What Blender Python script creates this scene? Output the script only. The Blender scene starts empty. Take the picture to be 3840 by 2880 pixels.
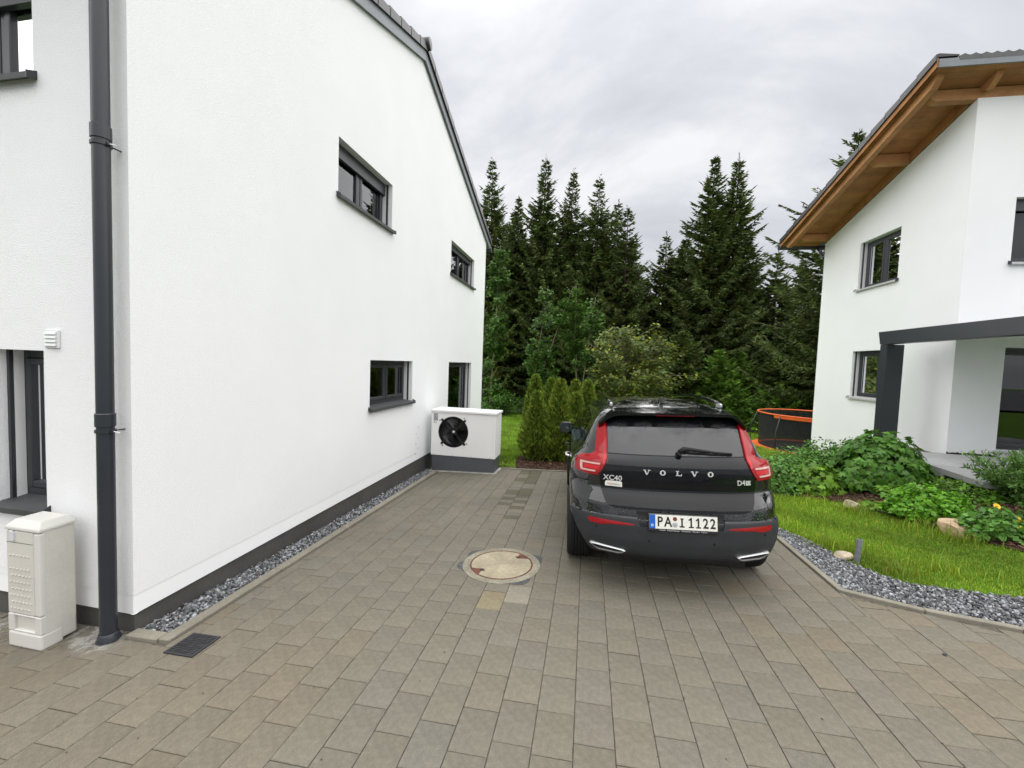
import bpy, bmesh, math, random
import numpy as np
from mathutils import Matrix, Vector
R = math.radians
rnd = random.Random(7)
sc = bpy.context.scene
COL = sc.collection

# ------------------------------------------------------------------ camera, sky, sun, exposure
cam = bpy.data.cameras.new('camera')
camo = bpy.data.objects.new('camera', cam)
COL.objects.link(camo)
cam.sensor_fit = 'HORIZONTAL'
cam.sensor_width = 36.0
cam.lens = 36.0 * 1531.15 / 3840.0
cam.clip_start = 0.05
cam.clip_end = 600.0
PI_, RO_, YA_ = 0.0515054, 0.0358332, 0.1833209   # pitch down, roll, yaw to the left
fwd = Vector((-math.sin(YA_) * math.cos(PI_), math.cos(YA_) * math.cos(PI_), -math.sin(PI_)))
r0 = Vector((math.cos(YA_), math.sin(YA_), 0)); d0 = fwd.cross(r0)
right = r0 * math.cos(RO_) - d0 * math.sin(RO_); down = d0 * math.cos(RO_) + r0 * math.sin(RO_)
up = -down; back = -fwd
M4 = Matrix((right, up, back)).transposed().to_4x4()
M4.translation = Vector((0, 0, 1.82))
camo.matrix_world = M4
sc.camera = camo

SUN_EL, SUN_AZ = 78.0, 5.0          # azimuth clockwise from +Y
w = bpy.data.worlds.new('World')
sc.world = w
w.use_nodes = True
nt = w.node_tree
nt.nodes.clear()
def N(tree, typ, **kw):
    n = tree.nodes.new(typ)
    for k, v in kw.items():
        if k.startswith('i_'):
            n.inputs[k[2:].replace('_', ' ')].default_value = v
        else:
            setattr(n, k, v)
    return n
out = N(nt, 'ShaderNodeOutputWorld')
bg = N(nt, 'ShaderNodeBackground'); bg.inputs[1].default_value = 0.1
nt.links.new(bg.outputs[0], out.inputs[0])
sky = N(nt, 'ShaderNodeTexSky', sky_type='NISHITA', sun_disc=False)
sky.sun_elevation = R(SUN_EL); sky.sun_rotation = R(SUN_AZ)
tc = N(nt, 'ShaderNodeTexCoord')
sep = N(nt, 'ShaderNodeSeparateXYZ'); nt.links.new(tc.outputs['Generated'], sep.inputs[0])
zz = N(nt, 'ShaderNodeMath', operation='MAXIMUM'); zz.inputs[1].default_value = 0.0
nt.links.new(sep.outputs[2], zz.inputs[0])
za = N(nt, 'ShaderNodeMath', operation='ADD'); za.inputs[1].default_value = 0.28
nt.links.new(zz.outputs[0], za.inputs[0])
dv = N(nt, 'ShaderNodeVectorMath', operation='DIVIDE')
cmb = N(nt, 'ShaderNodeCombineXYZ')
for i in range(3): nt.links.new(za.outputs[0], cmb.inputs[i])
nt.links.new(tc.outputs['Generated'], dv.inputs[0]); nt.links.new(cmb.outputs[0], dv.inputs[1])
mp = N(nt, 'ShaderNodeMapping'); mp.inputs['Rotation'].default_value = (0, 0, R(35)); mp.inputs['Scale'].default_value = (0.9, 1.35, 1.0)
mp.inputs['Location'].default_value = (5.3, 0.2, 0.9)
nt.links.new(dv.outputs[0], mp.inputs[0])
n1 = N(nt, 'ShaderNodeTexNoise'); n1.inputs['Scale'].default_value = 1.35; n1.inputs['Detail'].default_value = 8; n1.inputs['Roughness'].default_value = 0.55; n1.inputs['Distortion'].default_value = 0.35
nt.links.new(mp.outputs[0], n1.inputs[0])
cr = N(nt, 'ShaderNodeValToRGB')
e = cr.color_ramp.elements
e[0].position = 0.36; e[0].color = (2.28, 2.33, 2.47, 1)
e[1].position = 0.64; e[1].color = (3.50, 3.52, 3.56, 1)
m = cr.color_ramp.elements.new(0.50); m.color = (2.74, 2.78, 2.90, 1)
nt.links.new(n1.outputs[0], cr.inputs[0])
# an overcast dome grows brighter towards the zenith
gp = N(nt, 'ShaderNodeMath', operation='POWER'); gp.inputs[1].default_value = 6.0; nt.links.new(zz.outputs[0], gp.inputs[0])
gr = N(nt, 'ShaderNodeMath', operation='MULTIPLY_ADD'); gr.inputs[1].default_value = 2.2; gr.inputs[2].default_value = 0.80
nt.links.new(gp.outputs[0], gr.inputs[0])
gm = N(nt, 'ShaderNodeMix', data_type='RGBA', blend_type='MULTIPLY'); gm.inputs[0].default_value = 1.0
nt.links.new(cr.outputs[0], gm.inputs[6]); nt.links.new(gr.outputs[0], gm.inputs[7])
mx = N(nt, 'ShaderNodeMix', data_type='RGBA'); mx.inputs[0].default_value = 0.97
nt.links.new(sky.outputs[0], mx.inputs[6]); nt.links.new(gm.outputs[2], mx.inputs[7])
nt.links.new(mx.outputs[2], bg.inputs[0])

sl = bpy.data.lights.new('sun', 'SUN'); sl.energy = 1.5; sl.angle = R(160); sl.color = (1.0, 0.975, 0.94)
so = bpy.data.objects.new('sun', sl); COL.objects.link(so)
so.rotation_euler = (R(90 - SUN_EL), 0, R(180 - SUN_AZ))
so.location = (0, 0, 40)
sc.view_settings.view_transform = 'Standard'; sc.view_settings.look = 'None'
sc.view_settings.exposure = 1.70; sc.view_settings.gamma = 1.0; sc.view_settings.use_curve_mapping = False
sc.render.engine = 'CYCLES'
sc.cycles.max_bounces = 7; sc.cycles.transparent_max_bounces = 12

# ------------------------------------------------------------------ mesh helpers
def empty(name, label=None, cat=None, loc=(0, 0, 0), rz=0.0, group=None, kind=None, mat=None):
    o = bpy.data.objects.new(name, None); COL.objects.link(o)
    o.empty_display_size = 0.2
    if mat is not None: o.matrix_world = mat
    else:
        o.location = loc; o.rotation_euler = (0, 0, rz)
    return tag(o, label, cat, group, kind)
def tag(o, label=None, cat=None, group=None, kind=None):
    if label: o['label'] = label
    if cat: o['category'] = cat
    if group: o['group'] = group
    if kind: o['kind'] = kind
    return o
class MB:
    def __init__(s): s.v = []; s.f = []
    def add(s, vs, fs):
        b = len(s.v); s.v += [tuple(p) for p in vs]; s.f += [tuple(b + i for i in f) for f in fs]; return s
    def box(s, x0, x1, y0, y1, z0, z1, M=None):
        vs = [Vector((x, y, z)) for x in (x0, x1) for y in (y0, y1) for z in (z0, z1)]
        if M is not None: vs = [M @ p for p in vs]
        return s.add(vs, [(0, 1, 3, 2), (4, 6, 7, 5), (0, 4, 5, 1), (2, 3, 7, 6), (0, 2, 6, 4), (1, 5, 7, 3)])
    def beam(s, p0, p1, w, h, upv=(0, 0, 1)):
        p0 = Vector(p0); p1 = Vector(p1); d = (p1 - p0).normalized(); u = Vector(upv)
        sdir = d.cross(u).normalized(); u = sdir.cross(d).normalized()
        vs = []
        for p in (p0, p1):
            for a, b in ((-1, -1), (1, -1), (1, 1), (-1, 1)):
                vs.append(p + sdir * (a * w / 2) + u * (b * h / 2))
        return s.add(vs, [(3, 2, 1, 0), (4, 5, 6, 7), (0, 1, 5, 4), (1, 2, 6, 5), (2, 3, 7, 6), (3, 0, 4, 7)])
    def tube(s, pts, r, n=8, cap=True):
        pts = [Vector(p) for p in pts]; rs = r if isinstance(r, (list, tuple)) else [r] * len(pts)
        b = len(s.v); vs = []; fs = []
        for i, p in enumerate(pts):
            d = (pts[min(i + 1, len(pts) - 1)] - pts[max(i - 1, 0)]).normalized()
            a = Vector((0, 0, 1)) if abs(d.z) < 0.9 else Vector((1, 0, 0))
            x = d.cross(a).normalized(); y = d.cross(x)
            for k in range(n):
                t = 2 * math.pi * k / n
                vs.append(p + x * (rs[i] * math.cos(t)) + y * (rs[i] * math.sin(t)))
        for i in range(len(pts) - 1):
            for k in range(n):
                k2 = (k + 1) % n
                fs.append((i * n + k, i * n + k2, (i + 1) * n + k2, (i + 1) * n + k))
        if cap:
            fs.append(tuple(range(n - 1, -1, -1))); fs.append(tuple((len(pts) - 1) * n + k for k in range(n)))
        return s.add(vs, fs)
    def lathe(s, prof, n=32, M=None, a0=0.0, a1=2 * math.pi):
        full = abs(a1 - a0 - 2 * math.pi) < 1e-6
        m = n if full else n + 1
        vs = []; fs = []; L = len(prof)
        for k in range(m):
            t = a0 + (a1 - a0) * k / n
            for r, z in prof:
                p = Vector((r * math.cos(t), r * math.sin(t), z))
                vs.append(M @ p if M is not None else p)
        for k in range(n):
            k2 = (k + 1) % m
            for i in range(L - 1):
                fs.append((k * L + i, k2 * L + i, k2 * L + i + 1, k * L + i + 1))
        return s.add(vs, fs)
    def prism(s, poly, z0, z1, M=None):
        n = len(poly)
        vs = [Vector((x, y, z0)) for x, y in poly] + [Vector((x, y, z1)) for x, y in poly]
        if M is not None: vs = [M @ p for p in vs]
        fs = [tuple(range(n - 1, -1, -1)), tuple(range(n, 2 * n))]
        fs += [(i, (i + 1) % n, n + (i + 1) % n, n + i) for i in range(n)]
        return s.add(vs, fs)
    def grid(s, rows, close_u=False):
        nr = len(rows); nc = len(rows[0]); vs = [p for r in rows for p in r]; fs = []
        for i in range(nr - 1):
            for j in range(nc if close_u else nc - 1):
                j2 = (j + 1) % nc
                fs.append((i * nc + j, i * nc + j2, (i + 1) * nc + j2, (i + 1) * nc + j))
        return s.add(vs, fs)
    def build(s, name, mat=None, parent=None, bevel=0.0, seg=1, smooth=False, clean=False, autos=None):
        me = bpy.data.meshes.new(name)
        me.from_pydata([tuple(p) for p in s.v], [], s.f)
        if bevel or clean:
            bm = bmesh.new(); bm.from_mesh(me)
            if clean:
                bmesh.ops.remove_doubles(bm, verts=bm.verts, dist=1e-5)
                bmesh.ops.dissolve_degenerate(bm, dist=1e-6, edges=bm.edges)
            bmesh.ops.recalc_face_normals(bm, faces=bm.faces)
            if bevel:
                bmesh.ops.bevel(bm, geom=[e for e in bm.edges if len(e.link_faces) == 2 and e.calc_face_angle(0) > 0.3], offset=bevel, segments=seg, affect='EDGES', profile=0.5)
            bm.to_mesh(me); bm.free()
        if smooth:
            me.polygons.foreach_set('use_smooth', [True] * len(me.polygons))
            if autos: me.set_sharp_from_angle(angle=R(autos))
        if mat: me.materials.append(mat)
        o = bpy.data.objects.new(name, me); COL.objects.link(o)
        if parent is not None: o.parent = parent
        return o
def obj_from(name, me, parent=None):
    o = bpy.data.objects.new(name, me); COL.objects.link(o)
    if parent is not None: o.parent = parent
    return o
def np_mesh(name, V, F, mat=None, col=None, smooth=False):
    """V (n,3), F (m,k) with k 3 or 4, optional per-vertex colour."""
    me = bpy.data.meshes.new(name)
    V = np.asarray(V, np.float32); F = np.asarray(F, np.int32); m, k = F.shape
    me.vertices.add(len(V)); me.vertices.foreach_set('co', V.ravel())
    me.loops.add(m * k); me.loops.foreach_set('vertex_index', F.ravel())
    me.polygons.add(m); me.polygons.foreach_set('loop_start', np.arange(0, m * k, k, dtype=np.int32))
    me.update(calc_edges=True)
    if col is not None:
        a = me.color_attributes.new('tint', 'FLOAT_COLOR', 'POINT')
        c = np.ones((len(V), 4), np.float32); c[:, :3] = col; a.data.foreach_set('color', c.ravel())
    if smooth: me.polygons.foreach_set('use_smooth', np.ones(m, bool))
    if mat: me.materials.append(mat)
    me.validate()
    return me
def text_mesh(txt, size, ext=0.002, bold=0.0, align='CENTER', sx=1.0):
    cu = bpy.data.curves.new('t', 'FONT'); cu.body = txt; cu.size = size; cu.extrude = ext; cu.offset = bold
    cu.align_x = align; cu.align_y = 'CENTER'; cu.resolution_u = 3
    o = bpy.data.objects.new('t', cu); COL.objects.link(o)
    dg = bpy.context.evaluated_depsgraph_get(); dg.update()
    me = bpy.data.meshes.new_from_object(o.evaluated_get(dg))
    bpy.data.objects.remove(o); bpy.data.curves.remove(cu)
    if sx != 1.0: me.transform(Matrix.Diagonal((sx, 1, 1, 1)))
    return me

# ------------------------------------------------------------------ materials
def mat(name, col, rough=0.6, metal=0.0, spec=0.5, noise=None, bump=None, coat=0.0, rnoise=None, obj=False, attr=False, extra=None, coords='Object'):
    """noise: (scale, amount, detail) albedo variation; bump: list of (scale, strength, distance)."""
    m = bpy.data.materials.new(name); m.use_nodes = True; t = m.node_tree; b = t.nodes['Principled BSDF']
    b.inputs['Base Color'].default_value = (*col, 1); b.inputs['Roughness'].default_value = rough
    b.inputs['Metallic'].default_value = metal; b.inputs['Specular IOR Level'].default_value = spec
    b.inputs['Coat Weight'].default_value = coat; b.inputs['Coat Roughness'].default_value = 0.03
    L = t.links.new
    tcn = N(t, 'ShaderNodeTexCoord')
    src = None
    rgb = N(t, 'ShaderNodeRGB'); rgb.outputs[0].default_value = (*col, 1); src = rgb.outputs[0]
    def mul(a, bsock):
        k = N(t, 'ShaderNodeMix', data_type='RGBA', blend_type='MULTIPLY'); k.inputs[0].default_value = 1.0
        L(a, k.inputs[6]); L(bsock, k.inputs[7]); return k.outputs[2]
    if obj:
        oi = N(t, 'ShaderNodeObjectInfo'); src = mul(src, oi.outputs['Color'])
    if attr:
        at = N(t, 'ShaderNodeAttribute', attribute_name='tint'); src = mul(src, at.outputs['Color'])
    for (s, a, d) in (noise or []):
        nn = N(t, 'ShaderNodeTexNoise'); nn.inputs['Scale'].default_value = s; nn.inputs['Detail'].default_value = d
        L(tcn.outputs[coords], nn.inputs[0])
        mr = N(t, 'ShaderNodeMapRange'); mr.inputs[1].default_value = 0.3; mr.inputs[2].default_value = 0.7
        mr.inputs[3].default_value = 1 - a; mr.inputs[4].default_value = 1 + a; mr.clamp = False
        L(nn.outputs[0], mr.inputs[0]); src = mul(src, mr.outputs[0])
    L(src, b.inputs['Base Color'])
    prev = None
    for (s, st, di) in (bump or []):
        nn = N(t, 'ShaderNodeTexNoise'); nn.inputs['Scale'].default_value = s; nn.inputs['Detail'].default_value = 4
        L(tcn.outputs[coords], nn.inputs[0])
        bp = N(t, 'ShaderNodeBump'); bp.inputs['Strength'].default_value = st; bp.inputs['Distance'].default_value = di
        L(nn.outputs[0], bp.inputs['Height'])
        if prev: L(prev, bp.inputs['Normal'])
        prev = bp.outputs[0]
    if prev: L(prev, b.inputs['Normal'])
    if rnoise:
        s, lo, hi = rnoise
        nn = N(t, 'ShaderNodeTexNoise'); nn.inputs['Scale'].default_value = s; nn.inputs['Detail'].default_value = 5
        L(tcn.outputs[coords], nn.inputs[0])
        mr = N(t, 'ShaderNodeMapRange'); mr.inputs[1].default_value = 0.35; mr.inputs[2].default_value = 0.65; mr.inputs[3].default_value = lo; mr.inputs[4].default_value = hi
        L(nn.outputs[0], mr.inputs[0]); L(mr.outputs[0], b.inputs['Roughness'])
    return m
def foliage(name, col, var=0.35, transl=0.25, rough=0.55):
    m = bpy.data.materials.new(name); m.use_nodes = True; t = m.node_tree; b = t.nodes['Principled BSDF']; L = t.links.new
    at = N(t, 'ShaderNodeAttribute', attribute_name='tint')
    k = N(t, 'ShaderNodeMix', data_type='RGBA', blend_type='MULTIPLY'); k.inputs[0].default_value = 1.0
    k.inputs[6].default_value = (*col, 1); L(at.outputs['Color'], k.inputs[7])
    L(k.outputs[2], b.inputs['Base Color']); b.inputs['Roughness'].default_value = rough; b.inputs['Specular IOR Level'].default_value = 0.3
    tr = N(t, 'ShaderNodeBsdfTranslucent'); L(k.outputs[2], tr.inputs[0])
    mx = N(t, 'ShaderNodeMixShader'); mx.inputs[0].default_value = transl
    L(b.outputs[0], mx.inputs[1]); L(tr.outputs[0], mx.inputs[2])
    L(mx.outputs[0], t.nodes['Material Output'].inputs[0])
    return m
def glass(name, tint=(0.75, 0.8, 0.8), refl=1.0):
    m = bpy.data.materials.new(name); m.use_nodes = True; t = m.node_tree; t.nodes.remove(t.nodes['Principled BSDF']); L = t.links.new
    tr = N(t, 'ShaderNodeBsdfTransparent'); tr.inputs[0].default_value = (*tint, 1)
    gl = N(t, 'ShaderNodeBsdfGlossy'); gl.inputs['Roughness'].default_value = 0.01; gl.inputs[0].default_value = (0.95, 0.97, 1, 1)
    fr = N(t, 'ShaderNodeFresnel'); fr.inputs[0].default_value = 1.75
    mx = N(t, 'ShaderNodeMixShader'); L(fr.outputs[0], mx.inputs[0]); L(tr.outputs[0], mx.inputs[1]); L(gl.outputs[0], mx.inputs[2])
    L(mx.outputs[0], t.nodes['Material Output'].inputs[0])
    return m

plaster = mat('white_plaster', (0.85, 0.86, 0.87), 0.85, spec=0.2, noise=[(0.35, 0.02, 3), (120, 0.055, 4), (1.6, 0.012, 5)], bump=[(130, 0.7, 0.008), (300, 0.4, 0.004)])
plaster_smooth = mat('smooth_plaster', (0.86, 0.87, 0.88), 0.7, spec=0.3, noise=[(0.8, 0.03, 3)], bump=[(60, 0.08, 0.002)])
plinth_m = mat('plinth_paint', (0.075, 0.073, 0.068), 0.8, spec=0.3, noise=[(3, 0.15, 5), (40, 0.08, 4)], bump=[(90, 0.2, 0.003)])
anthra = mat('anthracite_frame', (0.028, 0.031, 0.037), 0.38, spec=0.5, noise=[(6, 0.06, 3)])
anthra_alu = mat('anthracite_metal', (0.05, 0.055, 0.062), 0.32, spec=0.6, noise=[(4, 0.1, 4)], rnoise=(8, 0.25, 0.45))
pipe_m = mat('pipe_coating', (0.022, 0.026, 0.033), 0.33, spec=0.5, noise=[(3, 0.08, 3)])
black_in = mat('dark_interior', (0.02, 0.02, 0.02), 0.9)
room_m = mat('room_wall', (0.16, 0.155, 0.14), 0.9)
curtain_m = mat('curtain_cloth', (0.48, 0.48, 0.46), 0.9, spec=0.1)
glass_m = glass('window_glass')
white_pvc = mat('white_plastic', (0.72, 0.73, 0.73), 0.4, noise=[(5, 0.03, 3)])
sill_m = mat('sill_metal', (0.055, 0.057, 0.058), 0.6, spec=0.4, noise=[(7, 0.15, 4)])
sill_light = mat('light_sill_metal', (0.45, 0.45, 0.45), 0.4, noise=[(7, 0.08, 4)])
tile_m = mat('roof_tile_glaze', (0.018, 0.018, 0.021), 0.35, spec=0.5, noise=[(5, 0.2, 4)])
verge_m = mat('verge_sheet', (0.17, 0.185, 0.205), 0.45, spec=0.5, noise=[(2.5, 0.12, 5), (30, 0.08, 4)])
wood_m = mat('larch_wood', (0.42, 0.205, 0.080), 0.55, spec=0.3, noise=[(3, 0.18, 6), (45, 0.12, 3)], bump=[(60, 0.15, 0.002)])
wood_dk = mat('stained_board', (0.36, 0.165, 0.060), 0.6, spec=0.25, noise=[(4, 0.2, 6)], obj=True)
paver_o = mat('concrete_paver', (0.138, 0.126, 0.098), 0.85, spec=0.25, noise=[(2.2, 0.10, 4), (28, 0.13, 5), (200, 0.22, 4)], bump=[(250, 0.3, 0.002), (40, 0.15, 0.002)], obj=True)
paver_a = mat('concrete_paver_far', (0.138, 0.126, 0.098), 0.85, spec=0.25, noise=[(2.2, 0.10, 4), (28, 0.13, 5), (200, 0.22, 4)], bump=[(250, 0.3, 0.002)], attr=True)
joint_m = mat('joint_sand', (0.105, 0.094, 0.074), 0.95, spec=0.1, noise=[(30, 0.4, 5)])
kerb_m = mat('kerb_concrete', (0.20, 0.185, 0.15), 0.85, spec=0.25, noise=[(3, 0.14, 5), (60, 0.12, 4)], bump=[(200, 0.3, 0.002)], obj=True)
soil_m = mat('bark_mulch_ground', (0.045, 0.028, 0.018), 0.95, spec=0.1, noise=[(20, 0.5, 6), (4, 0.25, 3)], bump=[(35, 0.9, 0.02)])
gravel_bed_m = mat('gravel_underlay', (0.035, 0.036, 0.04), 0.95, noise=[(50, 0.5, 5)])
# ------------------------------------------------------------------ ground
SX, SY = 0.035, -0.030
def sm(t):
    t = max(0.0, min(1.0, t)); return t * t * (3 - 2 * t)
def plane(x, y): return SX * x + SY * y
def hz(x, y):
    xc = max(-5.0, min(4.0, x))
    z = SX * xc + SY * max(-2.0, min(y, 9.0))
    if y > 9: z -= 0.085 * (min(y, 17.0) - 9.0)
    if x > 3: z += 0.34 * sm((x - 3.3) / 2.4) * sm((9.5 - y) / 2.5)
    if x > 5 and y > 9: z -= 0.25 * sm((x - 5) / 2) * sm((y - 9) / 3)
    return z
KR = [(2.19, 7.87), (2.19, 3.88), (2.67, 3.646), (3.18, 3.50), (4.6, 3.22), (6.5, 2.95)]    # inner edge of the right kerb
def kerb_y(x):
    for (x0, y0), (x1, y1) in zip(KR[1:], KR[2:]):
        if x <= x1: return y0 + (y1 - y0) * (x - x0) / (x1 - x0)
    return KR[-1][1]
def in_drive(x, y):
    if y < 0: return True
    if x < -3.6: return y < 2.3
    if x < -2.75: return y < 7.7
    if x < 2.2: return y < 7.9
    return y < kerb_y(x) + 0.05
LAWN_EDGE = [(2.27, 7.9), (2.30, 5.45), (2.507, 4.974), (2.618, 4.45), (2.83, 4.13), (3.17, 4.07), (3.57, 4.02), (4.6, 3.85), (6.5, 3.6)]  # gravel / grass
def lawn_y(x):
    for (x0, y0), (x1, y1) in zip(LAWN_EDGE, LAWN_EDGE[1:]):
        if x0 <= x <= x1: return y0 + (y1 - y0) * (x - x0) / max(1e-6, x1 - x0)
    return LAWN_EDGE[-1][1] if x > LAWN_EDGE[-1][0] else 99
BED = [(2.75, 7.6), (2.95, 7.05), (3.3, 6.95), (3.6, 6.85), (3.75, 6.6), (3.85, 6.25), (4.0, 5.9), (4.08, 5.55), (4.15, 5.3), (4.2, 5.1), (4.3, 4.85), (4.5, 4.55), (5.2, 4.2), (6.5, 4.0),
       (7.5, 4.2), (7.5, 6.2), (5.3, 6.3), (5.2, 7.3), (5.7, 8.5), (5.6, 9.8), (3.9, 9.2), (2.75, 8.4)]
TH_BED = [(-1.32, 7.93), (2.15, 7.93), (2.15, 9.6), (-0.6, 9.8), (-1.5, 9.3), (-1.45, 8.5)]
def inside(p, poly):
    x, y = p; c = False
    for (x0, y0), (x1, y1) in zip(poly, poly[1:] + poly[:1]):
        if (y0 > y) != (y1 > y) and x < (x1 - x0) * (y - y0) / (y1 - y0) + x0: c = not c
    return c
TERR = [(5.08, 6.25), (9.8, 6.0), (9.8, 8.46), (6.30, 8.46), (6.24, 9.7), (5.72, 9.7), (5.2, 7.4)]

lawn_m = mat('lawn_turf', (0.080, 0.155, 0.014), 0.95, spec=0.1, noise=[(0.6, 0.2, 4), (9, 0.25, 5), (70, 0.35, 4)], bump=[(60, 0.8, 0.03)])
xs = sorted(set([-90, -60, -40, -30, -22, -16, -12, -9, -7, -6, -5, -4] + [round(-3.5 + 0.25 * i, 3) for i in range(54)] + [10.5, 11.5, 13, 15, 18, 22, 30, 45, 60, 90]))
ys = sorted(set([-60, -40, -25, -15, -8, -4, -2] + [round(-1 + 0.25 * i, 3) for i in range(64)] + [15.5, 16, 17, 18.5, 20, 22, 25, 28, 32, 38, 46, 60, 90, 140]))
mb = MB(); rows = []
for y in ys:
    rows.append([(x, y, hz(x, y) - (0.06 if in_drive(x, y) or in_drive(x, y - 0.3) or in_drive(x - 0.3, y) else 0.0)) for x in xs])
g = mb.grid(rows).build('lawn_ground', lawn_m, smooth=True); tag(g, kind='structure')

def sheet(name, poly, mat_, off, step=0.2, fn=hz):
    """a ground sheet over poly (any shape), off metres above fn."""
    bm = bmesh.new()
    vs = [bm.verts.new((x, y, 0)) for x, y in poly]; bm.faces.new(vs)
    x0 = min(p[0] for p in poly); x1 = max(p[0] for p in poly); y0 = min(p[1] for p in poly); y1 = max(p[1] for p in poly)
    k = x0 + step
    while k < x1:
        bmesh.ops.bisect_plane(bm, geom=bm.verts[:] + bm.edges[:] + bm.faces[:], plane_co=(k, 0, 0), plane_no=(1, 0, 0)); k += step
    k = y0 + step
    while k < y1:
        bmesh.ops.bisect_plane(bm, geom=bm.verts[:] + bm.edges[:] + bm.faces[:], plane_co=(0, k, 0), plane_no=(0, 1, 0)); k += step
    bmesh.ops.triangulate(bm, faces=bm.faces)
    for v in bm.verts: v.co.z = fn(v.co.x, v.co.y) + off
    bmesh.ops.recalc_face_normals(bm, faces=bm.faces)
    if sum(f.normal.z for f in bm.faces) < 0: bmesh.ops.reverse_faces(bm, faces=bm.faces)
    me = bpy.data.meshes.new(name); bm.to_mesh(me); bm.free(); me.materials.append(mat_)
    o = obj_from(name, me); tag(o, kind='structure'); return o
sheet('flower_bed', BED, soil_m, 0.015)
sheet('mulch_bed', TH_BED, soil_m, 0.015)
sheet('soil_strip', [(-1.66, 7.95), (-1.32, 7.93), (-1.45, 8.5), (-1.9, 8.4), (-2.6, 8.1), (-2.6, 7.95)], mat('bare_soil', (0.09, 0.065, 0.04), 0.95, noise=[(15, 0.4, 5)]), 0.008)

road_m = mat('street_asphalt', (0.055, 0.055, 0.057), 0.85, noise=[(2, 0.15, 5), (60, 0.2, 4)])
sheet('street', [(-60, -45), (60, -45), (60, -3.0), (-60, -3.0)], road_m, 0.02, 5.0, lambda x, y: hz(x, y))  # unseen street behind the camera, asphalt stretched far back to keep green out of reflections
# ------------------------------------------------------------------ driveway: every paver a stone of its own
drive_poly = [(-7, -3), (7.5, -3), (7.5, 2.85), (6.5, 2.95), (4.6, 3.22), (3.18, 3.50), (2.67, 3.646), (2.19, 3.88), (2.19, 7.87), (-2.76, 7.87), (-2.76, 2.30), (-7, 2.30)]
drive = sheet('driveway', drive_poly, joint_m, -0.009, step=1.0, fn=plane)
DT = math.atan(SX), math.atan(SY)
def clip(poly, a, b, c):
    """keep a*x+b*y<=c"""
    o = []
    for i in range(len(poly)):
        p, q = poly[i], poly[(i + 1) % len(poly)]
        dp = a * p[0] + b * p[1] - c; dq = a * q[0] + b * q[1] - c
        if dp <= 0: o.append(p)
        if (dp < 0 < dq) or (dq < 0 < dp):
            t = dp / (dp - dq); o.append((p[0] + t * (q[0] - p[0]), p[1] + t * (q[1] - p[1])))
    return o
def area(poly): return 0.5 * sum(p[0] * q[1] - q[0] * p[1] for p, q in zip(poly, poly[1:] + poly[:1]))
def paver_geo(poly, dz=0.0, tilt=(0, 0), ch=0.0026):
    """slab with a chamfered rim, polygon in metres about its own centre"""
    n = len(poly); cx = sum(p[0] for p in poly) / n; cy = sum(p[1] for p in poly) / n
    vs = []
    for f, z in ((0.0, -0.05), (0.0, -ch), (ch, 0.0)):
        for x, y in poly:
            d = math.hypot(x - cx, y - cy); k = 1 - f * 1.4 / max(d, 0.01)
            vs.append((cx + (x - cx) * k, cy + (y - cy) * k, z + dz + tilt[0] * (x - cx) + tilt[1] * (y - cy)))
    fs = [tuple(range(2 * n, 3 * n))]
    for l in (0, 1):
        fs += [(l * n + i, l * n + (i + 1) % n, (l + 1) * n + (i + 1) % n, (l + 1) * n + i) for i in range(n)]
    return vs, fs
W0, X0 = 0.2015, 0.010
pr = random.Random(3)
stones = []
KNOWN = {-1: 2.414, 0: 2.513, 1: 2.436}
GAP = 0.0016
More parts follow.
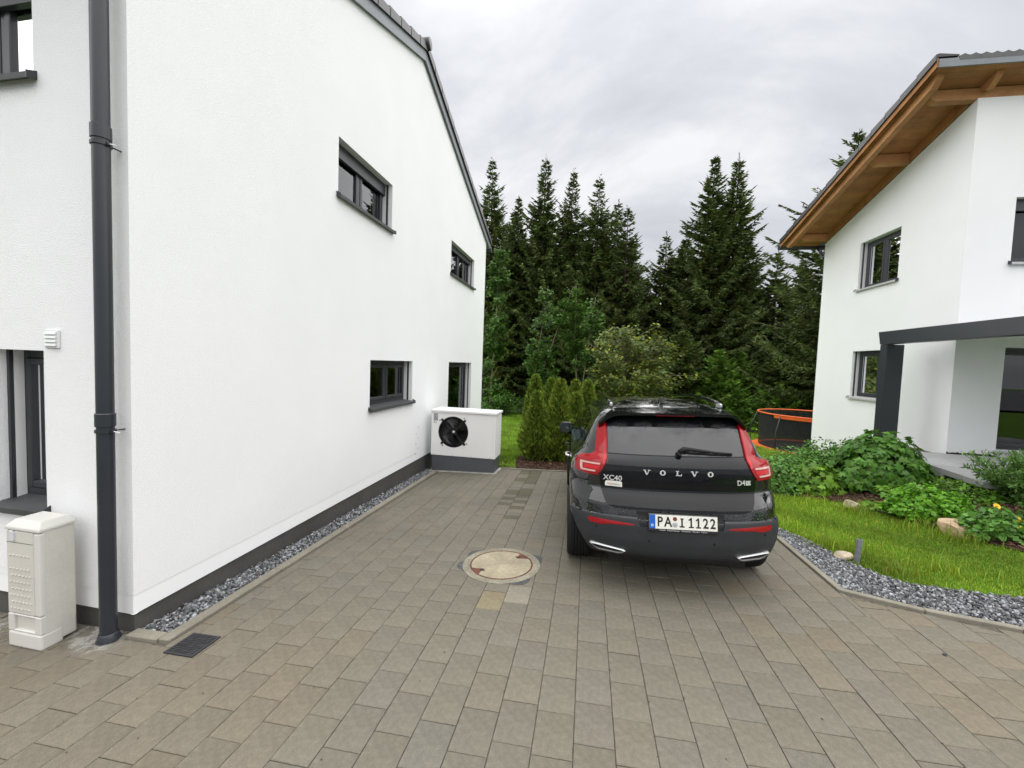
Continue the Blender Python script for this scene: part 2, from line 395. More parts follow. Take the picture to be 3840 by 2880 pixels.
for k in range(-34, 24):
    xa, xb = X0 + k * W0, X0 + (k + 1) * W0
    off = KNOWN.get(k, 2.4 + k * 0.111 + pr.uniform(-0.03, 0.03))
    L0 = 0.269
    y = off - 12 * L0
    while y < 8.0:
        L = L0
        small = k in (-6, -5) and y > 5.0
        yy = y
        segs = [(y, y + L)]
        if small: segs = [(y, y + L * 0.5), (y + L * 0.5, y + L)] if pr.random() < 0.9 else segs
        y += L
        if yy < -0.3: continue
        for s0, s1 in segs:
            p = [(xa + GAP, s0 + GAP), (xb - GAP, s0 + GAP), (xb - GAP, s1 - GAP), (xa + GAP, s1 - GAP)]
            cy = (s0 + s1) / 2; cx = (xa + xb) / 2
            if xb < -2.70 and cy > 2.35: continue
            if xa < -2.705:
                if s0 >= 2.15: p = clip(p, -1, 0, 2.708)
                elif s1 > 2.19: p = clip(p, 0, 1, 2.19 if xb > -3.08 else 2.272)
            if len(p) < 3: continue
            p = clip(p, 0, 1, 7.862)
            cross = xa < 2.15 < xb and 3.4 < cy < 4.3
            if cy > 3.9 or cross: p = clip(p, 1, 0, 2.182)
            if xb > 2.15 or True:
                for (ax, ay), (bx, by) in zip(KR[1:], KR[2:]):
                    if cy < 3.95 and not cross and bx > xa - 0.3 and ax < xb + 0.3 and cx > 1.9:
                        dx, dy = bx - ax, by - ay; p = clip(p, -dy, dx, -dy * ax + dx * ay - 0.008) if len(p) > 2 else p
            if cross:
                p2 = clip([(xa + GAP, s0 + GAP), (xb - GAP, s0 + GAP), (xb - GAP, s1 - GAP), (xa + GAP, s1 - GAP)], -1, 0, -2.185)
                (ax, ay), (bx, by) = KR[1], KR[2]; dx, dy = bx - ax, by - ay
                if len(p2) > 2: p2 = clip(p2, -dy, dx, -dy * ax + dx * ay - 0.008)
                if len(p2) > 2 and area(p2) > 0.001: stones.append((p2, [1.0, 0.99, 0.98], sum(q[0] for q in p2) / len(p2), sum(q[1] for q in p2) / len(p2)))
            if len(p) < 3 or area(p) < 0.003: continue
            if -2.66 < cx < -2.40 and 2.10 < cy < 2.34: pass
            # colour of this stone
            v = 1.0 + pr.gauss(0, 0.022); h = pr.gauss(0, 0.008)
            c = [v * (1 + h), v, v * (1 - h)]
            warm = 0.0
            if cx < -1.3 and cy < 2.6: warm = 0.25 * pr.random() + 0.12
            if cx > 1.3 and cy < 4.0: warm = 0.45 * pr.random() ** 2
            c = [c[0] * (1 + 0.16 * warm), c[1] * (1 - 0.0 * warm), c[2] * (1 - 0.12 * warm)]
            if pr.random() < 0.10 and not warm: c = [c[0] * 0.98, c[1] * 0.98, c[2] * 1.03]
            if small and pr.random() < 0.72: c = [c[0] * 0.66, c[1] * 0.66, c[2] * 0.55]
            if abs(cx + 0.69) < 0.1 and 3.02 < cy < 3.42: c = [1.30, 1.20, 0.98]
            if abs(cx + 0.49) < 0.1 and 3.2 < cy < 3.5: c = [1.4, 1.4, 1.42]
            stones.append((p, c, cx, cy))
def nearness(s):
    d = Vector((s[2], s[3], plane(s[2], s[3]) - 1.82)); dp = d.dot(fwd)
    if dp < 0.3: return 0
    u = 1531 * d.dot(right) / dp; v = 1531 * d.dot(down) / dp
    if abs(u) > 2050 or abs(v) > 1600: return 0
    return abs(area(s[0])) * 1.8 / dp ** 3
stones.sort(key=nearness, reverse=True)
cache = {}
far = MB(); far_col = []
for i, (p, c, cx, cy) in enumerate(stones):
    tl = (pr.gauss(0, 0.003), pr.gauss(0, 0.003)); dz = pr.gauss(0, 0.0009)
    mx_, my_ = sum(q[0] for q in p) / len(p), sum(q[1] for q in p) / len(p)
    if i < 300:
        loc = [(q[0] - mx_, q[1] - my_) for q in p]
        key = tuple((round(a, 4), round(b, 4)) for a, b in loc)
        if key not in cache:
            vs, fs = paver_geo(loc); me = bpy.data.meshes.new('paver'); me.from_pydata(vs, [], fs); me.materials.append(paver_o); cache[key] = me
        o = obj_from('paver', cache[key], drive)
        o.location = (mx_, my_, plane(mx_, my_) + dz); o.rotation_euler = (DT[1] + tl[1], -DT[0] - tl[0], 0)
        o.color = (*c, 1)
    else:
        vs, fs = paver_geo(p, 0, tl)
        far.add([(x, y, z + plane(x, y) + dz) for x, y, z in vs], fs); far_col += [c] * len(vs)
o = far.build('paver_field', paver_a, drive); tag(o, kind='stuff')
a_ = o.data.color_attributes.new('tint', 'FLOAT_COLOR', 'POINT')
cc = np.ones((len(far_col), 4), np.float32); cc[:, :3] = far_col; a_.data.foreach_set('color', cc.ravel())

# kerb stones
kerb = sheet('kerb', [(-2.83, 2.25), (-2.71, 2.25), (-2.71, 7.87), (-2.83, 7.87)], joint_m, -0.02, 2.0, plane)
def kerb_run(p0, p1, width, h, length=1.0, name='kerb_stone'):
    p0 = Vector(p0); p1 = Vector(p1); D = (p1 - p0).length; n = max(1, round(D / length)); d = (p1 - p0) / D; nrm = Vector((-d.y, d.x))
    for i in range(n):
        a = p0 + d * (D * i / n + 0.003); b = p0 + d * (D * (i + 1) / n - 0.003)
        q = [a, b, b + nrm * width, a + nrm * width]
        m = MB(); zt = h + pr.gauss(0, 0.0012)
        m.add([(v.x, v.y, plane(v.x, v.y) - 0.12) for v in q] + [(v.x, v.y, plane(v.x, v.y) + zt) for v in q],
              [(3, 2, 1, 0), (4, 5, 6, 7), (0, 1, 5, 4), (1, 2, 6, 5), (2, 3, 7, 6), (3, 0, 4, 7)])
        o = m.build(name, kerb_m, kerb, bevel=0.005); k = 1 + pr.gauss(0, 0.05); o.color = (k, k, k * 0.98, 1)
kerb_run((-2.715, 2.21), (-2.765, 7.50), 0.085, 0.020)
kerb_run((-2.80, 2.20), (-3.06, 2.20), -0.085, 0.022, 0.3)
kerb_run((-1.66, 7.87), (2.19, 7.87), 0.05, 0.018)
for (a, b) in zip(KR, KR[1:]): kerb_run(a, b, 0.055, 0.022)

# gravel strips
gravel_m = mat('gravel_stone', (0.120, 0.124, 0.129), 0.7, spec=0.35, noise=[(45, 0.25, 3)], attr=True)
def ico():
    t = (1 + 5 ** 0.5) / 2
    v = np.array([(-1, t, 0), (1, t, 0), (-1, -t, 0), (1, -t, 0), (0, -1, t), (0, 1, t), (0, -1, -t), (0, 1, -t), (t, 0, -1), (t, 0, 1), (-t, 0, -1), (-t, 0, 1)]) / math.hypot(1, t)
    f = np.array([(0, 11, 5), (0, 5, 1), (0, 1, 7), (0, 7, 10), (0, 10, 11), (1, 5, 9), (5, 11, 4), (11, 10, 2), (10, 7, 6), (7, 1, 8), (3, 9, 4), (3, 4, 2), (3, 2, 6), (3, 6, 8), (3, 8, 9), (4, 9, 5), (2, 4, 11), (6, 2, 10), (8, 6, 7), (9, 8, 1)])
    return v, f
IV, IF = ico()
rg = np.random.default_rng(5)
def rots(n, rg):
    q = rg.normal(size=(n, 4)); q /= np.linalg.norm(q, axis=1)[:, None]; w_, x, y, z = q.T
    return np.stack([np.stack([1 - 2 * (y * y + z * z), 2 * (x * y - z * w_), 2 * (x * z + y * w_)], -1),
                     np.stack([2 * (x * y + z * w_), 1 - 2 * (x * x + z * z), 2 * (y * z - x * w_)], -1),
                     np.stack([2 * (x * z - y * w_), 2 * (y * z + x * w_), 1 - 2 * (x * x + y * y)], -1)], -2)
def pebbles(pts, size, name):
    n = len(pts); S = rg.uniform(0.6, 1.25, n)[:, None, None] * size; sc3 = rg.uniform(0.45, 1.15, (n, 1, 3))
    jit = 1 + rg.normal(0, 0.16, (n, 12, 1))
    V = IV[None] * jit * sc3 * S; V = np.einsum('nij,nkj->nki', rots(n, rg), V) + pts[:, None, :]
    F = (IF[None] + 12 * np.arange(n)[:, None, None]).reshape(-1, 3)
    b = np.where(rg.random(n) < 0.25, rg.uniform(1.6, 3.0, n), rg.uniform(0.25, 1.35, n))
    c = np.stack([b * rg.uniform(0.95, 1.06, n), b, b * rg.uniform(0.94, 1.06, n)], -1)
    me = np_mesh(name, V.reshape(-1, 3), F, gravel_m, np.repeat(c, 12, 0)); o = obj_from(name, me); tag(o, kind='stuff'); return o
gl = [(-3.07, 2.28), (-2.80, 2.28), (-2.85, 7.5), (-3.07, 7.5)]
sheet('gravel_underlay', gl, gravel_bed_m, -0.03, 0.5, plane)
pts = []
for _ in range(6500):
    y = 2.30 + 5.25 * rnd.random() ** 1.15; x = rnd.uniform(-3.06, -2.815 - 0.05 * (y - 2.3) / 5.2)
    pts.append((x, y, plane(x, y) + rnd.uniform(-0.02, 0.004)))
pebbles(np.array(pts), 0.0155, 'gravel')
gr_poly = [(2.24, 7.86), (2.245, 3.92), (2.70, 3.70), (3.20, 3.555), (4.6, 3.275), (6.5, 3.0), (6.5, 3.62), (4.6, 3.87), (3.57, 4.04), (3.17, 4.09), (2.83, 4.15), (2.64, 4.46), (2.53, 4.98), (2.33, 5.45), (2.29, 7.86)]
sheet('gravel_underlay', gr_poly, gravel_bed_m, 0.004, 0.3, lambda x, y: max(plane(x, y), hz(x, y)))
pts = []
while len(pts) < 12500:
    x = 2.24 + 2.8 * rnd.random() ** 1.6; y = rnd.uniform(3.0, 6.8)
    if inside((x, y), gr_poly): pts.append((x, y, max(plane(x, y), hz(x, y)) + rnd.uniform(0.0, 0.022)))
pebbles(np.array(pts), 0.0140, 'gravel')

# manhole
conc_m = mat('manhole_concrete', (0.29, 0.255, 0.18), 0.85, spec=0.2, noise=[(4, 0.22, 6), (25, 0.14, 5)], bump=[(120, 0.3, 0.002)])
conc_rim = mat('manhole_rim_concrete', (0.22, 0.205, 0.155), 0.9, spec=0.2, noise=[(5, 0.25, 6), (40, 0.2, 4)], bump=[(90, 0.4, 0.003)])
rust_m = mat('rusty_iron', (0.11, 0.035, 0.02), 0.8, noise=[(12, 0.4, 5)], bump=[(80, 0.4, 0.002)])
bitum = mat('joint_filler', (0.06, 0.062, 0.065), 0.9, noise=[(30, 0.3, 5)])
def on_plane(x, y, dz=0.0): 
    nrm = Vector((-SX, -SY, 1)).normalized(); xa = (Vector((1, 0, SX))).normalized(); ya = nrm.cross(xa)
    M = Matrix((xa, ya, nrm)).transposed().to_4x4(); M.translation = (x, y, plane(x, y) + dz); return M
mh = empty('manhole_cover', 'round concrete manhole cover with a rusty iron rim in the paving behind the car', 'manhole cover', mat=on_plane(-0.745, 3.80))
m = MB(); prof = []
m.lathe([(0.375, -0.02), (0.375, 0.0048), (0.36, 0.0052), (0.305, 0.0065), (0.304, -0.01)], 56); m.build('concrete_rim', conc_rim, mh, smooth=True, autos=40)
for t in (0.55, 2.6, 3.4, 5.4):
    m = MB()
    ring = []
    for i in range(9):
        a = t - 0.3 + 0.6 * i / 8; ring.append(a)
    top = [((0.372) * math.cos(a), 0.372 * math.sin(a)) for a in ring] + [((0.375 + 0.055 * math.sin(math.pi * i / 8)) * math.cos(a), (0.375 + 0.055 * math.sin(math.pi * i / 8)) * math.sin(a)) for i, a in reversed(list(enumerate(ring)))]
    m.prism(top, -0.01, 0.0035); m.build('joint_filler', bitum, mh)
m = MB(); m.lathe([(0.3035, -0.01), (0.3035, 0.0085), (0.292, 0.0085), (0.292, -0.01)], 56); m.build('iron_rim', rust_m, mh)
m = MB(); m.lathe([(0.2905, 0.0), (0.289, 0.0075), (0.0, 0.0095)], 56); m.build('lid', conc_m, mh, smooth=True, autos=40)
for a in (math.radians(48), math.radians(222)):
    m = MB(); c, s_ = math.cos(a), math.sin(a); 
    P = [(0.291, -0.075), (0.291, 0.075), (0.235, 0.03), (0.205, 0.045), (0.195, 0.0), (0.225, -0.02)]
    m.prism([(x * c - y * s_, x * s_ + y * c) for x, y in P], 0.005, 0.0105); o = m.build('lifting_plate', rust_m, mh)
    m = MB(); m.prism([((0.222 + 0.02 * math.cos(q)) * c - (0.012 + 0.016 * math.sin(q)) * s_, (0.222 + 0.02 * math.cos(q)) * s_ + (0.012 + 0.016 * math.sin(q)) * c) for q in [i * math.pi / 4 for i in range(8)]], 0.008, 0.0112)
    m.build('lifting_hole', black_in, o)

# drain grate
iron_m = mat('black_cast_iron', (0.030, 0.030, 0.033), 0.5, spec=0.4, noise=[(20, 0.2, 4)])
dg_ = empty('drain_grate', 'square black slotted drain grate set in the paving by the house corner', 'drain grate', mat=on_plane(-2.535, 2.228))
m = MB(); m.box(-0.112, 0.112, -0.105, 0.105, -0.03, 0.003); m.build('sump', black_in, dg_)
m = MB()
for a in ((-0.112, 0.112, -0.105, -0.094), (-0.112, 0.112, 0.094, 0.105), (-0.112, -0.1, -0.094, 0.094), (0.1, 0.112, -0.094, 0.094)): m.box(*a, -0.02, 0.009)
m.build('frame', iron_m, dg_)
for i in range(3):
    for j in range(3):
        m = MB(); x0 = -0.1 + i * 0.0667; y0 = -0.094 + j * 0.0627
        if (i + j) % 2 == 0:
            for q in range(4): m.box(x0 + 0.001, x0 + 0.066, y0 + 0.004 + q * 0.0155, y0 + 0.0115 + q * 0.0155, 0.0, 0.0085)
            m.box(x0 + 0.030, x0 + 0.037, y0 + 0.001, y0 + 0.062, -0.004, 0.0075)
        else:
            for q in range(4): m.box(x0 + 0.004 + q * 0.0165, x0 + 0.0115 + q * 0.0165, y0 + 0.001, y0 + 0.062, 0.0, 0.0085)
            m.box(x0 + 0.001, x0 + 0.066, y0 + 0.028, y0 + 0.035, -0.004, 0.0075)
        m.build('slotted_panel', iron_m, dg_)
# ------------------------------------------------------------------ walls with window openings
def wall_panel(mb, T, s0, s1, top, z0, holes, depth):
    """outer skin in local (s, d, z) mapped by T; holes (s0,s1,z0,z1) get reveals; top(s) is the upper outline (piecewise linear break list)."""
    ss = sorted(set([s0, s1] + [h[0] for h in holes] + [h[1] for h in holes] + [p[0] for p in top if s0 < p[0] < s1]))
    def tz(s):
        for (a, za_), (b, zb_) in zip(top, top[1:]):
            if a <= s <= b: return za_ + (zb_ - za_) * (s - a) / (b - a)
        return top[-1][1] if s > top[-1][0] else top[0][1]
    zs = sorted(set([z0] + [h[2] for h in holes] + [h[3] for h in holes]))
    for a, b in zip(ss, ss[1:]):
        mid = (a + b) / 2
        lev = zs + [None]
        for i in range(len(zs)):
            lo = zs[i]; hi = zs[i + 1] if i + 1 < len(zs) else None
            if hi is not None and any(h[0] - 1e-6 < mid < h[1] + 1e-6 and h[2] - 1e-6 < (lo + hi) / 2 < h[3] + 1e-6 for h in holes): continue
            q = [(a, 0, lo), (b, 0, lo), (b, 0, tz(b) if hi is None else hi), (a, 0, tz(a) if hi is None else hi)]
            mb.add([T(*p) for p in q], [(0, 1, 2, 3)])
    for h in holes:
        a, b, lo, hi = h
        for q in ([(a, 0, lo), (a, depth, lo), (a, depth, hi), (a, 0, hi)], [(b, 0, lo), (b, 0, hi), (b, depth, hi), (b, depth, lo)],
                  [(a, 0, hi), (a, depth, hi), (b, depth, hi), (b, 0, hi)], [(a, 0, lo), (b, 0, lo), (b, depth, lo), (a, depth, lo)]):
            mb.add([T(*p) for p in q], [(0, 1, 2, 3)])
def T_box(mb, T, s0, s1, d0, d1, z0, z1):
    vs = [T(s, d, z) for s in (s0, s1) for d in (d0, d1) for z in (z0, z1)]
    mb.add(vs, [(0, 1, 3, 2), (4, 6, 7, 5), (0, 4, 5, 1), (2, 3, 7, 6), (0, 2, 6, 4), (1, 5, 7, 3)])
def frame_boxes(mb, T, s0, s1, d0, d1, z0, z1, wl, wt=None, wb=None):
    wt = wt or wl; wb = wb or wl
    T_box(mb, T, s0, s0 + wl, d0, d1, z0, z1); T_box(mb, T, s1 - wl, s1, d0, d1, z0, z1)
    T_box(mb, T, s0 + wl, s1 - wl, d0, d1, z1 - wt, z1); T_box(mb, T, s0 + wl, s1 - wl, d0, d1, z0, z0 + wb)
def window(T, parent, s0, s1, z0, z1, sashes=2, rec=0.15, top=0.06, bottom=0.05, sill=True, sillmat=None, curtain=(0.0, 1.0), rails=True, side_curt=True, seed=0, drop=0.0):
    r = random.Random(seed)
    f = MB(); frame_boxes(f, T, s0, s1, rec, rec + 0.07, z0, z1, 0.05, top, bottom)
    if sashes == 2:
        T_box(f, T, (s0 + s1) / 2 - 0.022, (s0 + s1) / 2 + 0.022, rec - 0.004, rec + 0.066, z0 + bottom, z1 - top)
    if drop: T_box(f, T, s0 + 0.03, s1 - 0.03, rec - 0.05, rec - 0.004, z1 - top - drop, z1)
    W = f.build('window', anthra, parent, bevel=0.004)
    spans = [(s0 + 0.05, s1 - 0.05)] if sashes == 1 else [(s0 + 0.05, (s0 + s1) / 2 - 0.022), ((s0 + s1) / 2 + 0.022, s1 - 0.05)]
    for a, b in spans:
        m = MB(); frame_boxes(m, T, a + 0.002, b - 0.002, rec - 0.012, rec + 0.045, z0 + bottom + 0.002, z1 - top - 0.002, 0.052)
        m.build('sash', anthra, W, bevel=0.006)
        m = MB(); q = [(a + 0.05, rec + 0.02, z0 + bottom + 0.05), (b - 0.05, rec + 0.02, z0 + bottom + 0.05), (b - 0.05, rec + 0.02, z1 - top - 0.05), (a + 0.05, rec + 0.02, z1 - top - 0.05)]
        T_box(m, T, a + 0.05, b - 0.05, rec + 0.014, rec + 0.03, z0 + bottom + 0.05, z1 - top - 0.05); m.build('pane', glass_m, W)
    # curtain hung inside: strips with folds
    if curtain:
        a = s0 + (s1 - s0) * curtain[0]; b = s0 + (s1 - s0) * curtain[1]
        n = max(6, int((b - a) / 0.02)); rows = []
        for z in (z0 - 0.3, z1 + 0.1):
            rows.append([T(a + (b - a) * i / n, rec + 0.085 + 0.018 * math.sin(i * 0.9 + r.random()), z) for i in range(n + 1)])
        m = MB(); m.grid(rows); m.build('curtain', curtain_m, W, smooth=True)
    if rails:
        for a in (s0, s1 - 0.03):
            m = MB(); T_box(m, T, a, a + 0.03, rec - 0.06, rec - 0.002, z0, z1); m.build('shutter_rail', white_pvc, W)
            m = MB(); T_box(m, T, a + 0.002, a + 0.028, rec - 0.085, rec - 0.062, z0, z1); m.build('rail_seal', anthra, W)
    if sill:
        m = MB(); e = 0.03
        vs = [T(s, d, z) for s in (s0 - e, s1 + e) for d, z in ((rec + 0.0, z0 + 0.034), (-0.055, z0 + 0.006), (-0.055, z0 - 0.034), (-0.045, z0 - 0.034), (-0.045, z0 - 0.004), (rec + 0.0, z0 + 0.002))]
        m.add(vs, [(0, 1, 2, 3, 4, 5), (11, 10, 9, 8, 7, 6)] + [(i, (i + 1) % 6, 6 + (i + 1) % 6, 6 + i) for i in range(6)])
        o = m.build('sill', sillmat or sill_m, W, clean=True)
        for s in (s0 - e - 0.006, s1 + e): 
            m = MB(); vs = [T(x, d, z) for x in (s, s + 0.008) for d, z in ((0.0, z0 + 0.040), (-0.058, z0 + 0.014), (-0.058, z0 - 0.036), (0.0, z0 - 0.02))]
            m.add(vs, [(0, 1, 2, 3), (7, 6, 5, 4)] + [(i, (i + 1) % 4, 4 + (i + 1) % 4, 4 + i) for i in range(4)])
            m.build('sill_end', anthra, W)
    return W

# ------------------------------------------------------------------ left house
HX, HY0, HY1, HW = -3.065, 2.26, 11.64, 9.0
LH = empty('house', 'white plastered house on the left with dark roof tiles and a black downpipe', 'house', (HX, HY0, 0))
ZE, ZR = 5.27, 7.03
GL = HY1 - HY0
Tg = lambda s, d, z: Vector((-d, s, z))             # gable wall facing the driveway
Tf = lambda s, d, z: Vector((-s, d, z))             # front wall, s measured to the left of the corner
Tb = lambda s, d, z: Vector((-s, GL - d, z))
Tw = lambda s, d, z: Vector((-HW + d, s, z))
gw = [(4.56 - HY0, 5.93 - HY0, 3.77, 4.464), (8.67 - HY0, 10.49 - HY0, 3.73, 4.464), (5.37 - HY0, 6.80 - HY0, 1.075, 1.788), (8.71 - HY0, 10.50 - HY0, 0.30, 1.788)]
fw_ = [(0.765, 1.26, 0.625, 1.788), (0.80, 1.9, 3.674, 4.48)]
top_g = [(0, ZE), (GL / 2, ZR), (GL, ZE)]
ZB, ZS = -0.045, 0.092
m = MB()
wall_panel(m, Tg, 0.0, GL, top_g, ZS, gw, 0.24)
m.build('gable_wall', plaster, LH)
m = MB(); wall_panel(m, Tf, 0.0, HW, [(0, ZE), (HW, ZE)], ZS, fw_, 0.24); m.build('front_wall', plaster, LH)
m = MB(); wall_panel(m, Tb, 0.0, HW, [(0, ZE), (HW, ZE)], ZS, [], 0.2); wall_panel(m, Tw, 0, GL, top_g, ZS, [], 0.2); m.build('rear_wall', plaster, LH)
m = MB()                                             # smooth skirting band of plaster, 2 mm back of the rough coat
for T, L in ((Tg, GL), (Tf, HW), (Tb, HW), (Tw, GL)):
    q = [(0, 0.003, ZB), (L, 0.003, ZB), (L, 0.003, ZS), (0, 0.003, ZS)]
    m.add([T(*p) for p in q] + [T(p[0], 0.03, p[2]) for p in q], [(0, 1, 2, 3), (0, 4, 5, 1), (3, 2, 6, 7)])
m.build('base_band', plaster_smooth, LH)
m = MB(); m.box(-HW + 0.02, -0.018, 0.018, GL - 0.02, -1.2, ZB + 0.02); m.build('plinth', plinth_m, LH)
m = MB(); m.box(-HW + 0.3, -0.62, 0.62, GL - 0.3, -0.1, 5.1); m.build('room_core', room_m, LH)
m = MB(); m.box(-HW + 0.3, -0.02, 0.1, GL - 0.1, 2.45, 2.6); m.build('ceiling_slab', room_m, LH)
window(Tg, LH, *gw[0], sashes=2, rec=0.15, top=0.07, drop=0.10, curtain=(0.0, 0.98), seed=1)
window(Tg, LH, *gw[1], sashes=2, rec=0.15, top=0.07, drop=0.06, curtain=(0.25, 1.0), seed=2)
window(Tg, LH, *gw[2], sashes=2, rec=0.15, top=0.06, bottom=0.09, curtain=(0.72, 0.86), seed=3)
window(Tg, LH, *gw[3], sashes=1, rec=0.15, top=0.06, curtain=(0.45, 0.62), seed=4)
window(Tf, LH, *fw_[0], sashes=1, rec=0.16, top=0.06, bottom=0.09, curtain=(0.45, 0.64), seed=5)
window(Tf, LH, *fw_[1], sashes=2, rec=0.16, top=0.10, drop=0.09, curtain=(0.0, 0.9), seed=6)
m = MB()                                             # six dowel marks in a wavy column on the plaster
mk = []
for i, (yy, zz_) in enumerate([(7.12, 0.56), (7.02, 0.45), (7.11, 0.36), (7.02, 0.26), (7.10, 0.17), (7.02, 0.08)]):
    m = MB(); m.lathe([(0.0, 0.002), (0.014, 0.002), (0.014, -0.002)], 8, Matrix.Translation((0.001, yy - HY0, zz_)) @ Matrix.Rotation(R(90), 4, 'Y')); m.build('dowel_plug', sill_light, LH)
# roof
sl_ = (ZR - ZE) / (GL / 2); ang = math.atan(sl_)
OV = 0.03                                            # the roof hardly overhangs the gable
m = MB()
for sgn in (0, 1):
    ys_ = (-0.42, GL / 2) if sgn == 0 else (GL / 2, GL + 0.30)
    zf = lambda y: ZE + sl_ * (y if sgn == 0 else GL - y)
    P = [(-HW - 0.05, ys_[0], zf(ys_[0]) + 0.0), (OV, ys_[0], zf(ys_[0])), (OV, ys_[1], zf(ys_[1])), (-HW - 0.05, ys_[1], zf(ys_[1]))]
    m.add(P + [(p[0], p[1], p[2] + 0.2) for p in P], [(3, 2, 1, 0), (4, 5, 6, 7), (0, 1, 5, 4), (1, 2, 6, 5), (2, 3, 7, 6), (3, 0, 4, 7)])
roof = m.build('roof', verge_m, LH)
for sgn in (0, 1):                                   # verge sheet boards
    m = MB()
    ya, yb = (-0.44, GL / 2 - 0.002) if sgn == 0 else (GL / 2 + 0.002, GL + 0.32)
    zf = lambda y: ZE + sl_ * (y if sgn == 0 else GL - y)
    P = [(OV + 0.002, ya, zf(ya) - 0.02), (OV + 0.002, yb, zf(yb) - 0.02), (OV + 0.002, yb, zf(yb) + 0.21), (OV + 0.002, ya, zf(ya) + 0.21)]
    m.add(P + [(p[0] + 0.022, p[1], p[2]) for p in P], [(0, 1, 2, 3), (4, 7, 6, 5), (0, 4, 5, 1), (1, 5, 6, 2), (2, 6, 7, 3), (3, 7, 4, 0)])
    m.build('verge_board', verge_m, roof)
    # verge tiles stepping up the slope, then the field of tiles behind them
    n = 15 if sgn == 0 else 14
    D = (yb - ya) / n
    for i in range(n):
        y0 = ya + D * i; y1 = y0 + D * 1.06
        lo, hi = (y0, y1) if sgn == 0 else (ya + D * (n - i) , ya + D * (n - i) - D * 1.06)
        zl = zf(lo) + 0.215; zh = zf(hi) + 0.215
        m = MB()
        xa, xb = OV + 0.06, OV - 0.28
        sec = lambda y, z, up_: [(xa, y, z - 0.075), (xa, y, z + 0.035 + up_), (xa - 0.05, y, z + 0.05 + up_), (xb, y, z + 0.012 + up_), (xb, y, z - 0.01 + up_), (xa - 0.02, y, z + up_), (xa - 0.02, y, z - 0.075)]
        vs = sec(lo, zl, 0.03) + sec(hi, zh, 0.0)
        m.add(vs, [tuple(range(7)), tuple(range(13, 6, -1))] + [(k, 7 + k, 7 + (k + 1) % 7, (k + 1) % 7) for k in range(7)])
        m.build('verge_tile', tile_m, roof, clean=True)
    m = MB()
    for i in range(n):
        lo = ya + D * i; hi = lo + D * 1.05
        if sgn: lo, hi = ya + D * (n - i), ya + D * (n - i) - D * 1.05
        for j in range(29):
            x0 = OV - 0.28 - j * 0.3; prof_ = [(x0, 0.0), (x0 - 0.06, 0.045), (x0 - 0.12, 0.06), (x0 - 0.18, 0.045), (x0 - 0.24, 0.0), (x0 - 0.3, 0.0)]
            a = [(x, lo, zf(lo) + 0.225 + z + 0.02) for x, z in prof_]; b = [(x, hi, zf(hi) + 0.225 + z) for x, z in prof_]; c = [(x, lo, zf(lo) + 0.215) for x, z in prof_]
            m.grid([c, a, b])
    o = m.build('roof_tile_field', tile_m, roof); tag(o, kind='stuff')
m = MB(); m.tube([(OV + 0.09 - 0.35 * i, GL / 2, ZR + 0.26 + 0.01 * (i % 2)) for i in range(26)], 0.10, 10); m.build('ridge_tile_row', tile_m, roof, smooth=True)
m = MB(); m.tube([(OV + 0.05, GL + 0.36, ZE - 0.12), (-HW, GL + 0.36, ZE - 0.12)], 0.075, 10); m.tube([(OV + 0.05, -0.48, ZE - 0.16), (-HW, -0.48, ZE - 0.16)], 0.075, 10); m.build('gutter', pipe_m, roof, smooth=True, autos=50)
# downpipe on the front wall
px_, py_ = -0.085, -0.095
m = MB(); m.tube([(px_, py_, -0.19), (px_, py_, 1.30), (px_, py_, 3.30), (px_, py_, 4.95), (px_, -0.30, 5.10), (px_, -0.48, 5.12)], 0.0465, 20)
DP = m.build('downpipe', pipe_m, LH, smooth=True, autos=40)
for z in (1.27, 3.13):
    m = MB(); m.lathe([(0.0485, 0.0), (0.0535, 0.002), (0.0535, 0.085), (0.0485, 0.09)], 20, Matrix.Translation((px_, py_, z + 0.03))); m.build('pipe_socket', pipe_m, DP, smooth=True, autos=40)
    m = MB(); m.lathe([(0.0485, -0.010), (0.0545, -0.010), (0.0545, 0.010), (0.0485, 0.010)], 20, Matrix.Translation((px_, py_, z)))
    m.box(px_ + 0.048, px_ + 0.072, py_ - 0.012, py_ + 0.012, z - 0.009, z + 0.009); m.tube([(px_ + 0.03, py_ + 0.04, z), (px_ + 0.03, 0.01, z)], 0.005, 8)
    m.build('pipe_clamp', pipe_m, DP, smooth=True, autos=40)
    m = MB(); m.tube([(px_ + 0.066, py_, z), (px_ + 0.105, py_ + 0.01, z - 0.008)], 0.004, 8); m.build('clamp_screw', white_pvc, DP)
m = MB(); m.lathe([(0.049, 0.055), (0.054, 0.05), (0.056, 0.03), (0.066, 0.012), (0.066, 0.0), (0.0, 0.0)], 24, Matrix.Translation((px_, py_, plane(-3.15, 2.16) + 0.002))); m.build('pipe_foot', pipe_m, DP, smooth=True, autos=40)
# vent grille
m = MB(); m.box(-0.735, -0.605, -0.014, 0.001, 1.808, 1.938); V = m.build('vent_grille', white_pvc, LH, bevel=0.004)
for i in range(4):
    m = MB(); zb = 1.820 + 0.027 * i
    m.add([(x, y, z) for x in (-0.722, -0.618) for y, z in ((-0.014, zb), (-0.026, zb + 0.004), (-0.022, zb + 0.018), (-0.014, zb + 0.024))], [(0, 1, 2, 3), (7, 6, 5, 4)] + [(k, 4 + k, 4 + (k + 1) % 4, (k + 1) % 4) for k in range(4)])
    m.build('louvre', white_pvc, V, clean=True)

# ------------------------------------------------------------------ right house: lean-to roof rising towards the street
ya = -0.0186
RH = empty('house', 'white plastered house on the right with brown timber eaves and a single sloping roof', 'house', (6.309, 8.492, 0), rz=0.0186)
